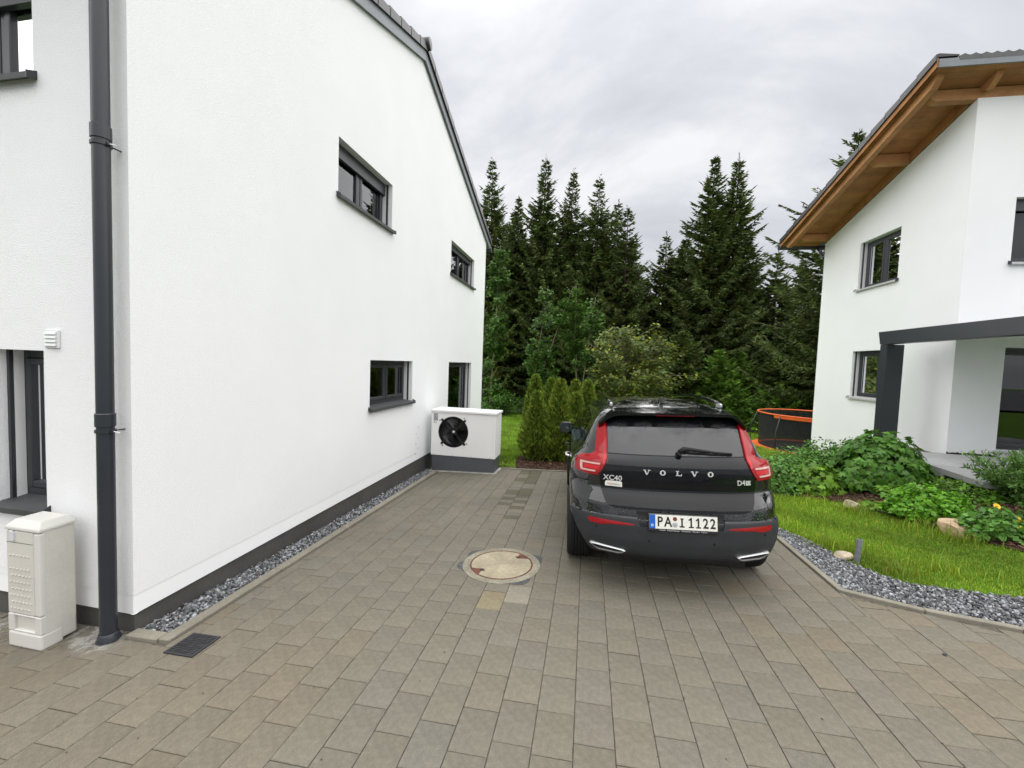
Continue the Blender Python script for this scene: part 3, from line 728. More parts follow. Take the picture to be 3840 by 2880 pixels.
# local x = to the right (along the front wall), local y = away
GW, GD = 7.5, 4.25
Ta = lambda s, d, z: Vector((d, s, z))              # side wall facing the driveway
Tr = lambda s, d, z: Vector((s, d, z))              # front wall facing the terrace
ZH, ZL = 6.60, 5.38
rs = (ZH - ZL) / GD
sw = [(1.50, 2.76, 3.85, 4.96), (1.28, 2.74, 1.29, 2.393)]
fwr = [(0.69, 1.95, 3.83, 4.93), (0.74, 2.9, 0.60, 2.393)]
m = MB(); wall_panel(m, Ta, 0, GD, [(0, ZH), (GD, ZL)], -1.6, sw, 0.24); m.build('side_wall', plaster, RH)
m = MB(); wall_panel(m, Tr, 0, GW, [(0, ZH), (GW, ZH)], -0.6, fwr, 0.24); m.build('front_wall', plaster, RH)
m = MB(); m.add([(GW, 0, -1.6), (GW, GD, -1.6), (GW, GD, ZL), (GW, 0, ZH)], [(0, 1, 2, 3)]); m.add([(0, GD, -1.6), (GW, GD, -1.6), (GW, GD, ZL), (0, GD, ZL)], [(3, 2, 1, 0)]); m.build('rear_wall', plaster, RH)
m = MB(); m.box(0.6, GW - 0.1, 0.6, GD - 0.1, -1.5, 5.2); m.build('room_core', room_m, RH)
m = MB(); m.box(0.02, GW - 0.1, 0.02, GD - 0.1, 2.7, 3.2); m.build('ceiling_slab', room_m, RH)
for i, (h, kw) in enumerate(((sw[0], dict(curtain=(0.30, 0.5))), (sw[1], dict(curtain=(0.55, 0.72), bottom=0.07)))):
    window(Ta, RH, *h, sashes=2, rec=0.14, top=0.07, sillmat=sill_light, seed=20 + i, **kw)
window(Tr, RH, *fwr[0], sashes=2, rec=0.14, top=0.1, drop=0.1, sillmat=sill_light, curtain=(0.0, 1.0), seed=31)
window(Tr, RH, *fwr[1], sashes=2, rec=0.14, top=0.07, sill=False, curtain=(0.08, 0.95), seed=32)
m = MB(); m.box(0.7, 3.0, -0.06, 0.14, 0.565, 0.598); m.build('door_threshold', sill_light, RH, bevel=0.003)
m = MB()                                             # ragged sealing membrane at the foot of the front wall
n = 26; rr = random.Random(4); rows = [[(0.0 + 0.74 * i / n, -0.004, 0.47) for i in range(n + 1)], [(0.0 + 0.74 * i / n, -0.006, 0.508 + 0.012 * rr.random() + (0.02 if rr.random() < 0.12 else 0)) for i in range(n + 1)]]
m.grid(rows); m.build('sealing_membrane', black_in, RH)
# roof
OVX, YA0, YB0 = 0.92, -0.40, GD + 0.45
zt = lambda y: ZH + 0.20 - rs * y                    # underside of the boarding
m = MB(); P = [(-OVX, YA0, zt(YA0) + 0.02), (GW + 0.8, YA0, zt(YA0) + 0.02), (GW + 0.8, YB0, zt(YB0) + 0.02), (-OVX, YB0, zt(YB0) + 0.02)]
m.add(P + [(p[0], p[1], p[2] + 0.10) for p in P], [(3, 2, 1, 0), (4, 5, 6, 7), (0, 1, 5, 4), (1, 2, 6, 5), (2, 3, 7, 6), (3, 0, 4, 7)])
roof2 = m.build('roof', verge_m, RH)
nb = 42                                             # boards run across the slope, each one visible from below
for i in range(nb):
    y0 = YA0 + (YB0 - YA0) * i / nb + 0.002; y1 = YA0 + (YB0 - YA0) * (i + 1) / nb - 0.002
    x1 = GW + 0.8 if y0 < 0.15 else 0.05
    m = MB(); P = [(-OVX + 0.03, y0, zt(y0)), (x1, y0, zt(y0)), (x1, y1, zt(y1)), (-OVX + 0.03, y1, zt(y1))]
    m.add(P + [(p[0], p[1], p[2] + 0.018) for p in P], [(3, 2, 1, 0), (4, 5, 6, 7), (0, 1, 5, 4), (1, 2, 6, 5), (2, 3, 7, 6), (3, 0, 4, 7)])
    o = m.build('soffit_board', wood_dk, roof2); k = 1 + rr.gauss(0, 0.08); o.color = (k, k * (1 + rr.gauss(0, 0.03)), k, 1)
def raft(x, y0, y1, w_=0.10, h=0.16, cut=True):
    m = MB(); zb = lambda y: zt(y) - 0.002
    tail = 0.05
    P = [(y0, zb(y0)), (y1, zb(y1)), (y1, zb(y1) - h * 0.5), (y1 - 0.1, zb(y1 - 0.1) - h), (y0 + 0.12, zb(y0 + 0.12) - h), (y0, zb(y0) - h * 0.45)]
    vs = [(x - w_ / 2, y, z) for y, z in P] + [(x + w_ / 2, y, z) for y, z in P]
    m.add(vs, [tuple(range(5, -1, -1)), tuple(range(6, 12))] + [(k, (k + 1) % 6, 6 + (k + 1) % 6, 6 + k) for k in range(6)])
    return m.build('rafter', wood_m, roof2, clean=True, bevel=0.004)
raft(-OVX + 0.14, YA0 + 0.12, YB0 - 0.12, 0.11, 0.16)
raft(0.075, YA0 + 0.14, 0.02, 0.09, 0.15)
for i in range(1, 10): raft(0.075 + 0.80 * i, YA0 + 0.14, 0.02, 0.09, 0.15)
m = MB(); P = [(-0.035, 0.0), (-0.035, GD)]           # board closing the gap along the side wall
vs = []
for x in (-0.032, -0.004):
    vs += [(x, 0.16, zt(0.16) - 0.002), (x, GD, zt(GD) - 0.002), (x, GD, zt(GD) - 0.19), (x, 0.16, zt(0.16) - 0.19)]
m.add(vs, [(3, 2, 1, 0), (4, 5, 6, 7), (0, 1, 5, 4), (1, 2, 6, 5), (2, 3, 7, 6), (3, 0, 4, 7)]); m.build('wall_board', wood_dk, roof2)
def purlin(y, z1, x1, h=0.20, w_=0.14):
    m = MB(); x0 = -OVX + 0.20 
    P = [(x0, z1), (x1, z1), (x1, z1 - h), (x0 + 0.10, z1 - h), (x0, z1 - h * 0.55)]
    vs = [(x, y - w_ / 2, z) for x, z in P] + [(x, y + w_ / 2, z) for x, z in P]
    m.add(vs, [tuple(range(5)), tuple(range(9, 4, -1))] + [(k, 5 + k, 5 + (k + 1) % 5, (k + 1) % 5) for k in range(5)])
    m.build('purlin', wood_m, roof2, clean=True, bevel=0.006)
purlin(0.075, zt(0.075) - 0.004, GW + 0.6, 0.19)
purlin(1.45, zt(1.45) - 0.006, -0.002, 0.20)
purlin(GD - 0.10, zt(GD - 0.10) - 0.006, -0.002, 0.18)
m = MB()                                             # dark drip edge along the verge and eaves
P = [(YA0 - 0.01, zt(YA0) - 0.02), (YB0, zt(YB0) - 0.02), (YB0, zt(YB0) + 0.13), (YA0 - 0.01, zt(YA0) + 0.13)]
vs = [(-OVX - 0.02, y, z) for y, z in P] + [(-OVX - 0.001, y, z) for y, z in P]
m.add(vs, [tuple(range(4)), (7, 6, 5, 4)] + [(k, 4 + k, 4 + (k + 1) % 4, (k + 1) % 4) for k in range(4)]); m.build('verge_board', wood_dk, roof2)
n = 14; D = (YB0 - YA0) / n
for i in range(n):
    y1 = YB0 - D * i; y0 = y1 - D * 1.06; m = MB()
    xa, xb = -OVX - 0.05, -OVX + 0.28
    sec = lambda y, z, u_: [(xa, y, z - 0.06), (xa, y, z + 0.04 + u_), (xa + 0.05, y, z + 0.055 + u_), (xb, y, z + 0.02 + u_), (xb, y, z + u_), (xa + 0.02, y, z + u_), (xa + 0.02, y, z - 0.06)]
    vs = sec(y1, zt(y1) + 0.13, 0.03) + sec(y0, zt(y0) + 0.13, 0.0)
    m.add(vs, [tuple(range(7)), tuple(range(13, 6, -1))] + [(k, 7 + k, 7 + (k + 1) % 7, (k + 1) % 7) for k in range(7)])
    m.build('verge_tile', tile_m, roof2, clean=True)
# the tiles of the upper edge show their humps against the sky
tile2 = mat('grey_roof_tile', (0.06, 0.065, 0.065), 0.4, noise=[(6, 0.2, 4)])
for j in range(27):
    x0 = -OVX + 0.28 + j * 0.295; m = MB()
    pr_ = [(0, 0.0), (0.03, 0.010), (0.07, 0.030), (0.11, 0.010), (0.146, 0.0), (0.178, 0.010), (0.218, 0.030), (0.258, 0.010), (0.292, 0.0)]
    rows = [[(x0 + x, YA0 - 0.03, zt(YA0) + 0.06) for x, z in pr_], [(x0 + x, YA0 - 0.03, zt(YA0) + 0.13 + z) for x, z in pr_], [(x0 + x, YA0 + 0.4, zt(YA0 + 0.4) + 0.13 + z) for x, z in pr_]]
    m.grid(rows); m.build('edge_tile', tile2, roof2, smooth=True, autos=40)
m = MB()
for j in range(29):
    x0 = -OVX + 0.28 + j * 0.295
    pr_ = [(0, 0.0), (0.05, 0.012), (0.14, 0.055), (0.23, 0.012), (0.295, 0.0)]
    m.grid([[(x0 + x, y, zt(y) + 0.14 + z) for x, z in pr_] for y in (YA0 + 0.4, YB0)])
o = m.build('roof_tile_field', tile2, roof2); tag(o, kind='stuff')
m = MB(); m.box(-OVX, GW + 0.8, YA0 - 0.028, YA0 - 0.002, zt(YA0) - 0.03, zt(YA0) + 0.10); m.build('eaves_board', verge_m, roof2)
m = MB(); m.tube([(-OVX - 0.02, YB0 + 0.09, zt(YB0) - 0.0), (GW, YB0 + 0.09, zt(YB0) - 0.0)], 0.075, 10); m.tube([(0.12, YB0 + 0.09, zt(YB0) - 0.05), (0.12, YB0 - 0.1, zt(YB0) - 0.3), (0.12, GD + 0.07, zt(YB0) - 0.42), (0.12, GD + 0.07, -0.8)], 0.045, 10)
m.build('gutter', pipe_m, roof2, smooth=True, autos=50)

# terrace and its canopy frame
terr_m = mat('terrace_slab', (0.26, 0.26, 0.26), 0.6, spec=0.4, noise=[(1.2, 0.12, 5), (20, 0.07, 4)], rnoise=(3, 0.35, 0.65), obj=True)
tr = sheet('terrace', TERR, joint_m, 0.0, 2.0, lambda x, y: 0.455)
for i in range(8):
    for j in range(7):
        x0, y0 = 5.06 + i * 0.6, 6.0 + j * 0.6
        p = [(x0 + .003, y0 + .003), (x0 + .597, y0 + .003), (x0 + .597, y0 + .597), (x0 + .003, y0 + .597)]
        for k, (a, b) in enumerate(zip(TERR, TERR[1:] + TERR[:1])):
            if k in (3, 4): continue
            dx, dy = b[0] - a[0], b[1] - a[1]; p = clip(p, dy, -dx, dy * a[0] - dx * a[1]) if len(p) > 2 else p
        if len(p) > 2 and y0 + .3 > 8.46: p = clip(p, 1, 0, 6.27) 
        elif len(p) > 2 and x0 + 0.3 > 6.3: p = clip(p, 0, 1, 8.46)
        if len(p) < 3 or area(p) < 0.01: continue
        m = MB(); m.prism(p, 0.42, 0.5); o = m.build('terrace_slab', terr_m, tr, bevel=0.002); k = 1 + rr.gauss(0, 0.05); o.color = (k, k, k, 1)
PG = empty('pergola', 'dark grey terrace canopy frame with one thick post beside the right house', 'pergola', (5.78, 9.18, 0.5), rz=0.0186)
m = MB(); m.box(-0.15, 0.15, -0.09, 0.09, -0.5, 1.935); m.build('post', pipe_m, PG, bevel=0.006)
m = MB(); P = [(-0.155, 0.10, 1.94), (-0.155, 0.16, 2.19), (-0.155, -5.2, 2.19), (-0.155, -5.2, 1.94)]
m.add(P + [(p[0] + 0.16, p[1], p[2]) for p in P], [(0, 1, 2, 3), (7, 6, 5, 4)] + [(k, 4 + k, 4 + (k + 1) % 4, (k + 1) % 4) for k in range(4)]); m.build('beam', pipe_m, PG, clean=True, bevel=0.005)
m = MB(); m.box(-0.15, 0.15, -5.1, -4.92, -0.9, 1.935); m.build('post', pipe_m, PG, bevel=0.006)
m = MB(); m.box(-0.0, 3.6, -5.2, -0.72, 2.155, 2.17); m.build('roof_panel', glass('canopy_glass', (0.55, 0.57, 0.57)), PG)
for i in range(5):
    m = MB(); m.box(0.002, 3.6, -5.15 + i * 1.08, -5.09 + i * 1.08, 2.09, 2.152); m.build('rafter', pipe_m, PG)
# ------------------------------------------------------------------ heat pump
hp_white = mat('powder_coat_white', (0.78, 0.78, 0.77), 0.4, spec=0.4, noise=[(1.5, 0.02, 3)])
hp_grey = mat('powder_coat_grey', (0.075, 0.08, 0.09), 0.45, noise=[(3, 0.08, 4)])
hp_blk = mat('fan_plastic', (0.012, 0.012, 0.013), 0.3, spec=0.5)
hp_label = mat('label_foil', (0.42, 0.43, 0.44), 0.35, noise=[(60, 0.2, 3)])
HP = empty('heat_pump', 'white heat pump unit with a black fan on a grey base at the house wall', 'heat pump', (-2.92, 7.42, -0.30))
HPW, HPD = 1.265, 0.50
m = MB(); m.box(0.012, HPW - 0.012, 0.012, HPD - 0.012, -0.06, 0.295); m.build('base', hp_grey, HP, bevel=0.004)
m = MB()
n = 40; cx, cz, rf = 0.436, 0.762, 0.285
ring = [(cx + rf * math.cos(2 * math.pi * i / n), cz + rf * math.sin(2 * math.pi * i / n)) for i in range(n)]
def sq(a):
    c, s_ = math.cos(a), math.sin(a)
    x0, x1, z0, z1 = 0.0 - cx, HPW - cx, 0.298 - cz, 1.13 - cz
    t = min((x1 / c) if c > 1e-9 else 9, (x0 / c) if c < -1e-9 else 9, (z1 / s_) if s_ > 1e-9 else 9, (z0 / s_) if s_ < -1e-9 else 9)
    return (cx + c * t, cz + s_ * t)
angs = sorted(set([2 * math.pi * i / n for i in range(n)] + [math.atan2(z - cz, x - cx) % (2 * math.pi) for x in (0, HPW) for z in (0.298, 1.13)]))
inn = [(cx + rf * math.cos(a), cz + rf * math.sin(a)) for a in angs]; outr = [sq(a) for a in angs]
k = len(angs)
m.add([(x, 0, z) for x, z in inn] + [(x, 0, z) for x, z in outr] + [(x, 0.09, z) for x, z in inn], [(i, (i + 1) % k, k + (i + 1) % k, k + i) for i in range(k)] + [(i, 2 * k + i, 2 * k + (i + 1) % k, (i + 1) % k) for i in range(k)])
m.add([(0, 0, .298), (HPW, 0, .298), (HPW, HPD, .298), (0, HPD, .298), (0, 0, 1.13), (HPW, 0, 1.13), (HPW, HPD, 1.13), (0, HPD, 1.13)], [(0, 3, 2, 1), (1, 2, 6, 5), (2, 3, 7, 6), (3, 0, 4, 7), (4, 5, 6, 7)])
m.build('casing', hp_white, HP)
m = MB(); m.box(-0.004, 0.004, -0.004, 0.012, 0.302, 1.125); m.box(HPW - 0.05, HPW - 0.044, -0.003, 0.002, 0.302, 1.125); m.build('corner_trim', white_pvc, HP)
m = MB(); m.box(-0.02, HPW + 0.02, -0.025, HPD + 0.02, 1.132, 1.175); m.build('lid', hp_white, HP, bevel=0.008, seg=2)
m = MB(); m.box(0.004, HPW - 0.004, 0.004, HPD - 0.004, 0.297, 0.303); m.build('shadow_gap', black_in, HP)
Mf = Matrix.Translation((cx, 0, cz)) @ Matrix.Rotation(R(90), 4, 'X')
m = MB(); m.lathe([(0.285, 0.006), (0.298, 0.004), (0.298, 0.0), (0.284, 0.0), (0.270, -0.09), (0.0, -0.30)], 40, Mf); FAN = m.build('fan_housing', hp_blk, HP, smooth=True, autos=40)
m = MB()
for i in range(5):
    a = 2 * math.pi * i / 5 + 0.35; rows = []
    for t in range(6):
        rr_ = 0.07 + 0.195 * t / 5; row = []
        for u in range(7):
            aa = a + (u / 6 - 0.5) * 0.9 + 0.25 * t / 5; row.append(Mf @ Vector((rr_ * math.cos(aa), rr_ * math.sin(aa), -0.10 + 0.07 * (u / 6 - 0.5))))
        rows.append(row)
    m2 = MB(); m2.grid(rows); m2.build('fan_blade', hp_blk, FAN, smooth=True)
m = MB(); m.lathe([(0.0, -0.03), (0.05, -0.03), (0.065, -0.06), (0.07, -0.13)], 20, Mf); m.build('fan_hub', hp_blk, FAN, smooth=True, autos=40)
m = MB(); m.lathe([(0.0, -0.005), (0.017, -0.006), (0.022, -0.028)], 16, Mf); m.build('hub_cap', white_pvc, FAN)
for i in range(4):
    a = R(45 + 90 * i) ; c, s_ = math.cos(a), math.sin(a)
    m = MB()
    for off in (-0.014, 0.014):
        m.beam(Mf @ Vector((0.04 * c - off * s_, 0.04 * s_ + off * c, -0.02)), Mf @ Vector((0.30 * c - off * s_, 0.30 * s_ + off * c, 0.012)), 0.008, 0.012, (0, 1, 0))
    o = m.build('fan_strut', hp_blk, FAN)
    m = MB(); m.lathe([(0.0, 0.02), (0.022, 0.018), (0.024, 0.0)], 12, Mf @ Matrix.Translation((0.318 * c, 0.318 * s_, 0))); m.lathe([(0.0, 0.012), (0.010, 0.01), (0.011, 0.0)], 8, Mf @ Matrix.Translation((0.345 * math.cos(a + 0.13), 0.345 * math.sin(a + 0.13), 0))); m.build('strut_foot', hp_blk, o)
for i in range(40):
    pass
m = MB()
for rr_ in (0.10, 0.15, 0.20, 0.25): m.lathe([(rr_, -0.012), (rr_ + 0.003, -0.009), (rr_, -0.006)], 36, Mf)
m.build('finger_guard', hp_blk, FAN)
m = MB(); m.box(0.035, 0.125, -0.0025, 0.001, 0.955, 1.105); lb = m.build('rating_label', hp_label, HP)
m = MB()
for i in range(7): m.box(0.042, 0.118 - 0.02 * (i % 3), -0.0035, -0.002, 1.088 - i * 0.018, 1.095 - i * 0.018)
m.box(0.092, 0.116, -0.0037, -0.002, 0.995, 1.013); m.build('label_print', hp_grey, lb)
m = MB(); m.lathe([(0.0, 0.002), (0.012, 0.002), (0.012, 0.0)], 16, Matrix.Translation((0.052, -0.001, 0.93)) @ Matrix.Rotation(R(90), 4, 'X')); m.build('warning_mark', hp_grey, HP)
m = MB(); m.add([(0.075, -0.002, 0.918), (0.099, -0.002, 0.918), (0.087, -0.002, 0.940)], [(0, 1, 2)]); m.build('warning_mark', hp_grey, HP)
m = MB()
for i in range(4): m.lathe([(0.0, 0.003), (0.006, 0.003), (0.006, 0.0)], 8, Matrix.Translation((0.06 + i * 0.37, 0, 0.315)) @ Matrix.Rotation(R(90), 4, 'X'))
m.build('casing_screw', hp_grey, HP)
slab_m = mat('foundation_mortar', (0.34, 0.33, 0.30), 0.9, noise=[(12, 0.25, 5)])
m = MB(); r3 = random.Random(3)
P = [(-0.03, -0.035 - 0.02 * r3.random())] + [(x / 12 * HPW, -0.03 - 0.03 * r3.random() * (x % 3 != 0)) for x in range(13)] + [(HPW + 0.03 + 0.02 * r3.random(), y) for y in (0.0, 0.15, 0.3, 0.45)] + [(HPW, HPD), (0, HPD)]
m.prism(P, -0.06, -0.012); fo = m.build('footing', slab_m, HP)
fo.rotation_euler = (SY, -SX, 0)

# ------------------------------------------------------------------ beige distribution post beside the downpipe
beige = mat('beige_polyester', (0.56, 0.545, 0.50), 0.5, spec=0.35, noise=[(3, 0.06, 5), (60, 0.04, 3)], bump=[(150, 0.1, 0.001)])
beige_l = mat('beige_cap', (0.58, 0.57, 0.535), 0.45, spec=0.4, noise=[(4, 0.05, 4)])
UC = empty('utility_cabinet', 'beige plastic cable cabinet standing between the downpipe and the left picture edge', 'cable cabinet', (-3.585, 2.085, plane(-3.57, 2.08) + 0.004))
w2, d2 = 0.140, 0.095
HC = 0.80
m = MB(); m.box(-w2, w2, -d2 + 0.012, d2, 0.02, HC); m.build('body', beige, UC, bevel=0.012, seg=2)
m = MB(); m.box(-w2 - 0.002, w2 + 0.002, -d2 - 0.006, d2 * 0.2, 0.0, 0.105); m.build('base', beige_l, UC, bevel=0.012, seg=2)
m = MB()                                             # lower panel with its recess
frame_boxes(m, lambda s, d, z: Vector((s, d, z)), -w2 - 0.001, w2 + 0.001, -d2 - 0.004, -d2 + 0.03, 0.109, 0.225, 0.052, 0.008, 0.010); m.box(-w2 + 0.04, w2 - 0.04, -d2 + 0.028, -d2 + 0.034, 0.11, 0.22); m.build('lower_panel', beige_l, UC, bevel=0.004)
m = MB(); m.box(-w2, w2 - 0.050, -d2 - 0.002, -d2 + 0.014, 0.229, 0.785); dr_ = m.build('door', beige, UC, bevel=0.004)
m = MB(); m.box(w2 - 0.048, w2 + 0.002, -d2 - 0.004, -d2 + 0.03, 0.229, 0.785); m.build('corner_post', beige_l, UC, bevel=0.010, seg=2)
for i in range(9):
    for j in range(6):
        x = -w2 + 0.02 + j * 0.031 + (0.015 if i % 2 else 0); z = 0.26 + i * 0.045
        if i == 7 or x + 0.017 > w2 - 0.052: continue
        m = MB(); m.box(x, x + 0.017, -d2 - 0.0065, -d2 - 0.001, z, z + 0.006); m.build('raised_dash', beige, dr_)
m = MB(); m.box(-w2 + 0.002, w2 - 0.052, -d2 - 0.003, -d2 - 0.001, 0.708, 0.711); m.build('door_seam', plinth_m, dr_)
m = MB(); z0, z1 = HC - 0.008, HC + 0.055
a = [(-w2 - 0.006, -d2 - 0.008, z0), (w2 + 0.006, -d2 - 0.008, z0), (w2 + 0.006, d2 + 0.004, z0), (-w2 - 0.006, d2 + 0.004, z0)]
b = [(x, y, HC + 0.012) for x, y, z in a]; c = [(x * 0.76, y * 0.72 + 0.004, z1) for x, y, z in a]
m.add(a + b + c, [(3, 2, 1, 0), (8, 9, 10, 11)] + [(l * 4 + i, l * 4 + (i + 1) % 4, (l + 1) * 4 + (i + 1) % 4, (l + 1) * 4 + i) for l in (0, 1) for i in range(4)]); m.build('cap', beige_l, UC, bevel=0.006, seg=2)
m = MB(); m.box(-w2 + 0.045, -w2 + 0.075, -d2 - 0.014, -d2 + 0.002, 0.722, 0.782); m.box(-w2 + 0.048, -w2 + 0.068, -d2 - 0.016, -d2, 0.775, 0.79); m.build('latch', mat('latch_plastic', (0.6, 0.61, 0.66), 0.4), UC, bevel=0.003)

# cement residue beside the cabinet and downpipe is a stain of its own on the paving
stain = bpy.data.materials.new('cement_residue'); stain.use_nodes = True
t_ = stain.node_tree; b_ = t_.nodes['Principled BSDF']; b_.inputs['Base Color'].default_value = (0.42, 0.41, 0.37, 1); b_.inputs['Roughness'].default_value = 0.95
nn = N(t_, 'ShaderNodeTexNoise'); nn.inputs['Scale'].default_value = 14; nn.inputs['Detail'].default_value = 8; nn.inputs['Roughness'].default_value = 0.7
tcx = N(t_, 'ShaderNodeTexCoord'); t_.links.new(tcx.outputs['Object'], nn.inputs[0])
at_ = N(t_, 'ShaderNodeAttribute', attribute_name='tint'); mm_ = N(t_, 'ShaderNodeMath', operation='MULTIPLY'); sp_ = N(t_, 'ShaderNodeSeparateColor'); t_.links.new(at_.outputs['Color'], sp_.inputs[0])
mr_ = N(t_, 'ShaderNodeMapRange'); mr_.inputs[1].default_value = 0.42; mr_.inputs[2].default_value = 0.62; t_.links.new(nn.outputs[0], mr_.inputs[0])
t_.links.new(mr_.outputs[0], mm_.inputs[0]); t_.links.new(sp_.outputs[0], mm_.inputs[1]); t_.links.new(mm_.outputs[0], b_.inputs['Alpha'])
V = []; Fq = []; Cq = []
nx, ny = 24, 12
for j in range(ny + 1):
    for i in range(nx + 1):
        x = -4.3 + 1.35 * i / nx; y = 1.97 + 0.29 * j / ny
        V.append((x, y, plane(x, y) + 0.0045)); e_ = min(1, 6 * min(i, nx - i) / nx) * min(1, 3.0 * j / ny) * 0.75; Cq.append((e_, e_, e_))
for j in range(ny):
    for i in range(nx):
        k = j * (nx + 1) + i; Fq.append((k, k + 1, k + nx + 2, k + nx + 1))
o = obj_from('cement_residue', np_mesh('cement_residue', V, Fq, stain, np.array(Cq)), drive); tag(o, kind='stuff')

# ------------------------------------------------------------------ grey pipe stub and stones
zinc = mat('galvanised_pipe', (0.20, 0.21, 0.23), 0.5, metal=0.2, noise=[(25, 0.2, 4)])
z_ = hz(2.70, 4.53)
PS = empty('pipe_stub', 'short grey pipe standing upright between the gravel strip and the lawn', 'pipe', (2.70, 4.53, z_))
m = MB(); m.lathe([(0.024, -0.1), (0.024, 0.245), (0.0185, 0.247), (0.018, 0.0), (0.0, 0.0)], 18, Matrix.Rotation(R(3), 4, 'Y')); m.build('pipe_wall', zinc, PS, smooth=True, autos=40)
def stone(name, label, loc, size, seed, mat_, rz=0.0):
    bm = bmesh.new(); bmesh.ops.create_icosphere(bm, subdivisions=3, radius=1.0); r = random.Random(seed)
    cuts = [(Vector((r.gauss(0, 1), r.gauss(0, 1), r.gauss(0, 0.8))).normalized(), r.uniform(0.55, 0.8)) for _ in range(11)]
    for v in bm.verts:
        for n_, d_ in cuts:
            e_ = v.co.dot(n_) - d_
            if e_ > 0: v.co -= n_ * e_ * 0.9
        v.co += Vector((r.gauss(0, .012), r.gauss(0, .012), r.gauss(0, .012)))
        v.co = Vector((v.co.x * size[0], v.co.y * size[1], v.co.z * size[2]))
    me = bpy.data.meshes.new(name); bm.to_mesh(me); bm.free(); me.materials.append(mat_)
    me.polygons.foreach_set('use_smooth', [True] * len(me.polygons)); me.set_sharp_from_angle(angle=R(28))
    o = obj_from(name, me); o.location = loc; o.rotation_euler = (0, 0, rz); tag(o, label, 'stone'); return o
rock_m = mat('pale_rock', (0.42, 0.35, 0.25), 0.85, noise=[(5, 0.3, 6), (22, 0.2, 5)], bump=[(14, 0.5, 0.02), (60, 0.4, 0.005)])
rock_r = mat('rust_veined_rock', (0.46, 0.33, 0.21), 0.85, noise=[(3, 0.35, 6), (18, 0.25, 5)], bump=[(10, 0.6, 0.03), (60, 0.4, 0.005)])
stone('boulder', 'large pale boulder with rusty edges at the border of lawn and flower bed', (4.20, 5.38, hz(4.2, 5.4) + 0.03), (0.24, 0.20, 0.15), 5, rock_r, 0.5)
stone('boulder', 'small whitish stone lying in the grass in front of the lobed shrub', (3.69, 6.36, hz(3.69, 6.4) + 0.045), (0.11, 0.10, 0.10), 8, rock_m)
stone('boulder', 'grey stone half hidden behind the bright green mound in the flower bed', (4.66, 6.62, hz(4.66, 6.6) + 0.06), (0.16, 0.12, 0.11), 12, rock_m)
stone('boulder', 'flat brown stone lying in the gravel beside the grey pipe stub', (2.63, 4.62, hz(2.63, 4.62) + 0.035), (0.10, 0.07, 0.045), 17, rock_m, 0.4)

# ------------------------------------------------------------------ trampoline
orange = mat('orange_pad', (0.75, 0.13, 0.02), 0.5, noise=[(4, 0.1, 4)])
net_m = bpy.data.materials.new('safety_net'); net_m.use_nodes = True
t_ = net_m.node_tree; b_ = t_.nodes['Principled BSDF']; b_.inputs['Base Color'].default_value = (0.01, 0.012, 0.011, 1); b_.inputs['Alpha'].default_value = 0.78; b_.inputs['Roughness'].default_value = 0.9
mat_m = mat('jump_mat', (0.012, 0.012, 0.015), 0.7)
steel = mat('steel_tube', (0.06, 0.065, 0.065), 0.4, metal=0.5)
tx, ty, tr_ = 7.35, 14.95, 1.72
gz = hz(tx, ty); RZ = 0.345
TR = empty('trampoline', 'round trampoline with orange edge padding and a black safety net behind the right house', 'trampoline', (tx, ty, -0.645 - RZ))
dz = gz - (-0.645 - RZ)
m = MB(); m.lathe([(tr_ - 0.22, RZ - 0.004), (tr_ - 0.21, RZ + 0.018), (tr_ - 0.03, RZ + 0.022), (tr_ + 0.03, RZ), (tr_ + 0.03, RZ - 0.03), (tr_ - 0.22, RZ - 0.02)], 48); m.build('edge_pad', orange, TR, smooth=True, autos=40)
m = MB(); m.lathe([(0.0, RZ - 0.012), (tr_ - 0.225, RZ - 0.006)], 48); jm = m.build('jump_mat', mat_m, TR)
m = MB(); m.box(-0.62, -0.12, -0.45, -0.37, RZ - 0.004, RZ + 0.002); m.build('mat_print', mat('grey_print', (0.45, 0.47, 0.48), 0.6), jm)
m = MB(); m.tube([(tr_ * math.cos(a), tr_ * math.sin(a), RZ - 0.045) for a in [i * math.pi / 24 for i in range(49)]], 0.022, 8); m.build('frame_ring', steel, TR, smooth=True)
m = MB(); m.lathe([(tr_ - 0.20, RZ + 0.02), (tr_ - 0.16, RZ + 1.10)], 48); m.build('net', net_m, TR, smooth=True)
m = MB(); m.tube([((tr_ - 0.13) * math.cos(a), (tr_ - 0.13) * math.sin(a), RZ + 1.12) for a in [i * math.pi / 24 for i in range(49)]], 0.022, 8); m.build('top_ring', orange, TR, smooth=True)
m = MB(); m.lathe([(tr_ - 0.10, RZ + 1.02), (tr_ - 0.09, RZ + 1.10)], 10, None, R(205), R(255)); m.build('net_door_flap', orange, TR)
for i in range(8):
    a = R(22.5 + 45 * i + 10); c, s_ = math.cos(a), math.sin(a)
    m = MB(); m.tube([((tr_ + 0.05) * c, (tr_ + 0.05) * s_, RZ - 0.1), ((tr_ + 0.07) * c, (tr_ + 0.07) * s_, RZ + 0.6), ((tr_ - 0.11) * c, (tr_ - 0.11) * s_, RZ + 1.12)], 0.016, 8); m.build('net_pole', steel, TR, smooth=True)
    m = MB(); m.tube([(tr_ * c, tr_ * s_, RZ - 0.05), (tr_ * c * 0.98, tr_ * s_ * 0.98, min(dz, 0) - 0.05)], 0.016, 8); m.build('leg', steel, TR, smooth=True)
m = MB(); m.box(-0.37, -0.17, -tr_ + 0.155, -tr_ + 0.165, RZ + 0.12, RZ + 0.42); m.build('warning_sign', mat('grey_sign', (0.35, 0.35, 0.38), 0.6), TR)
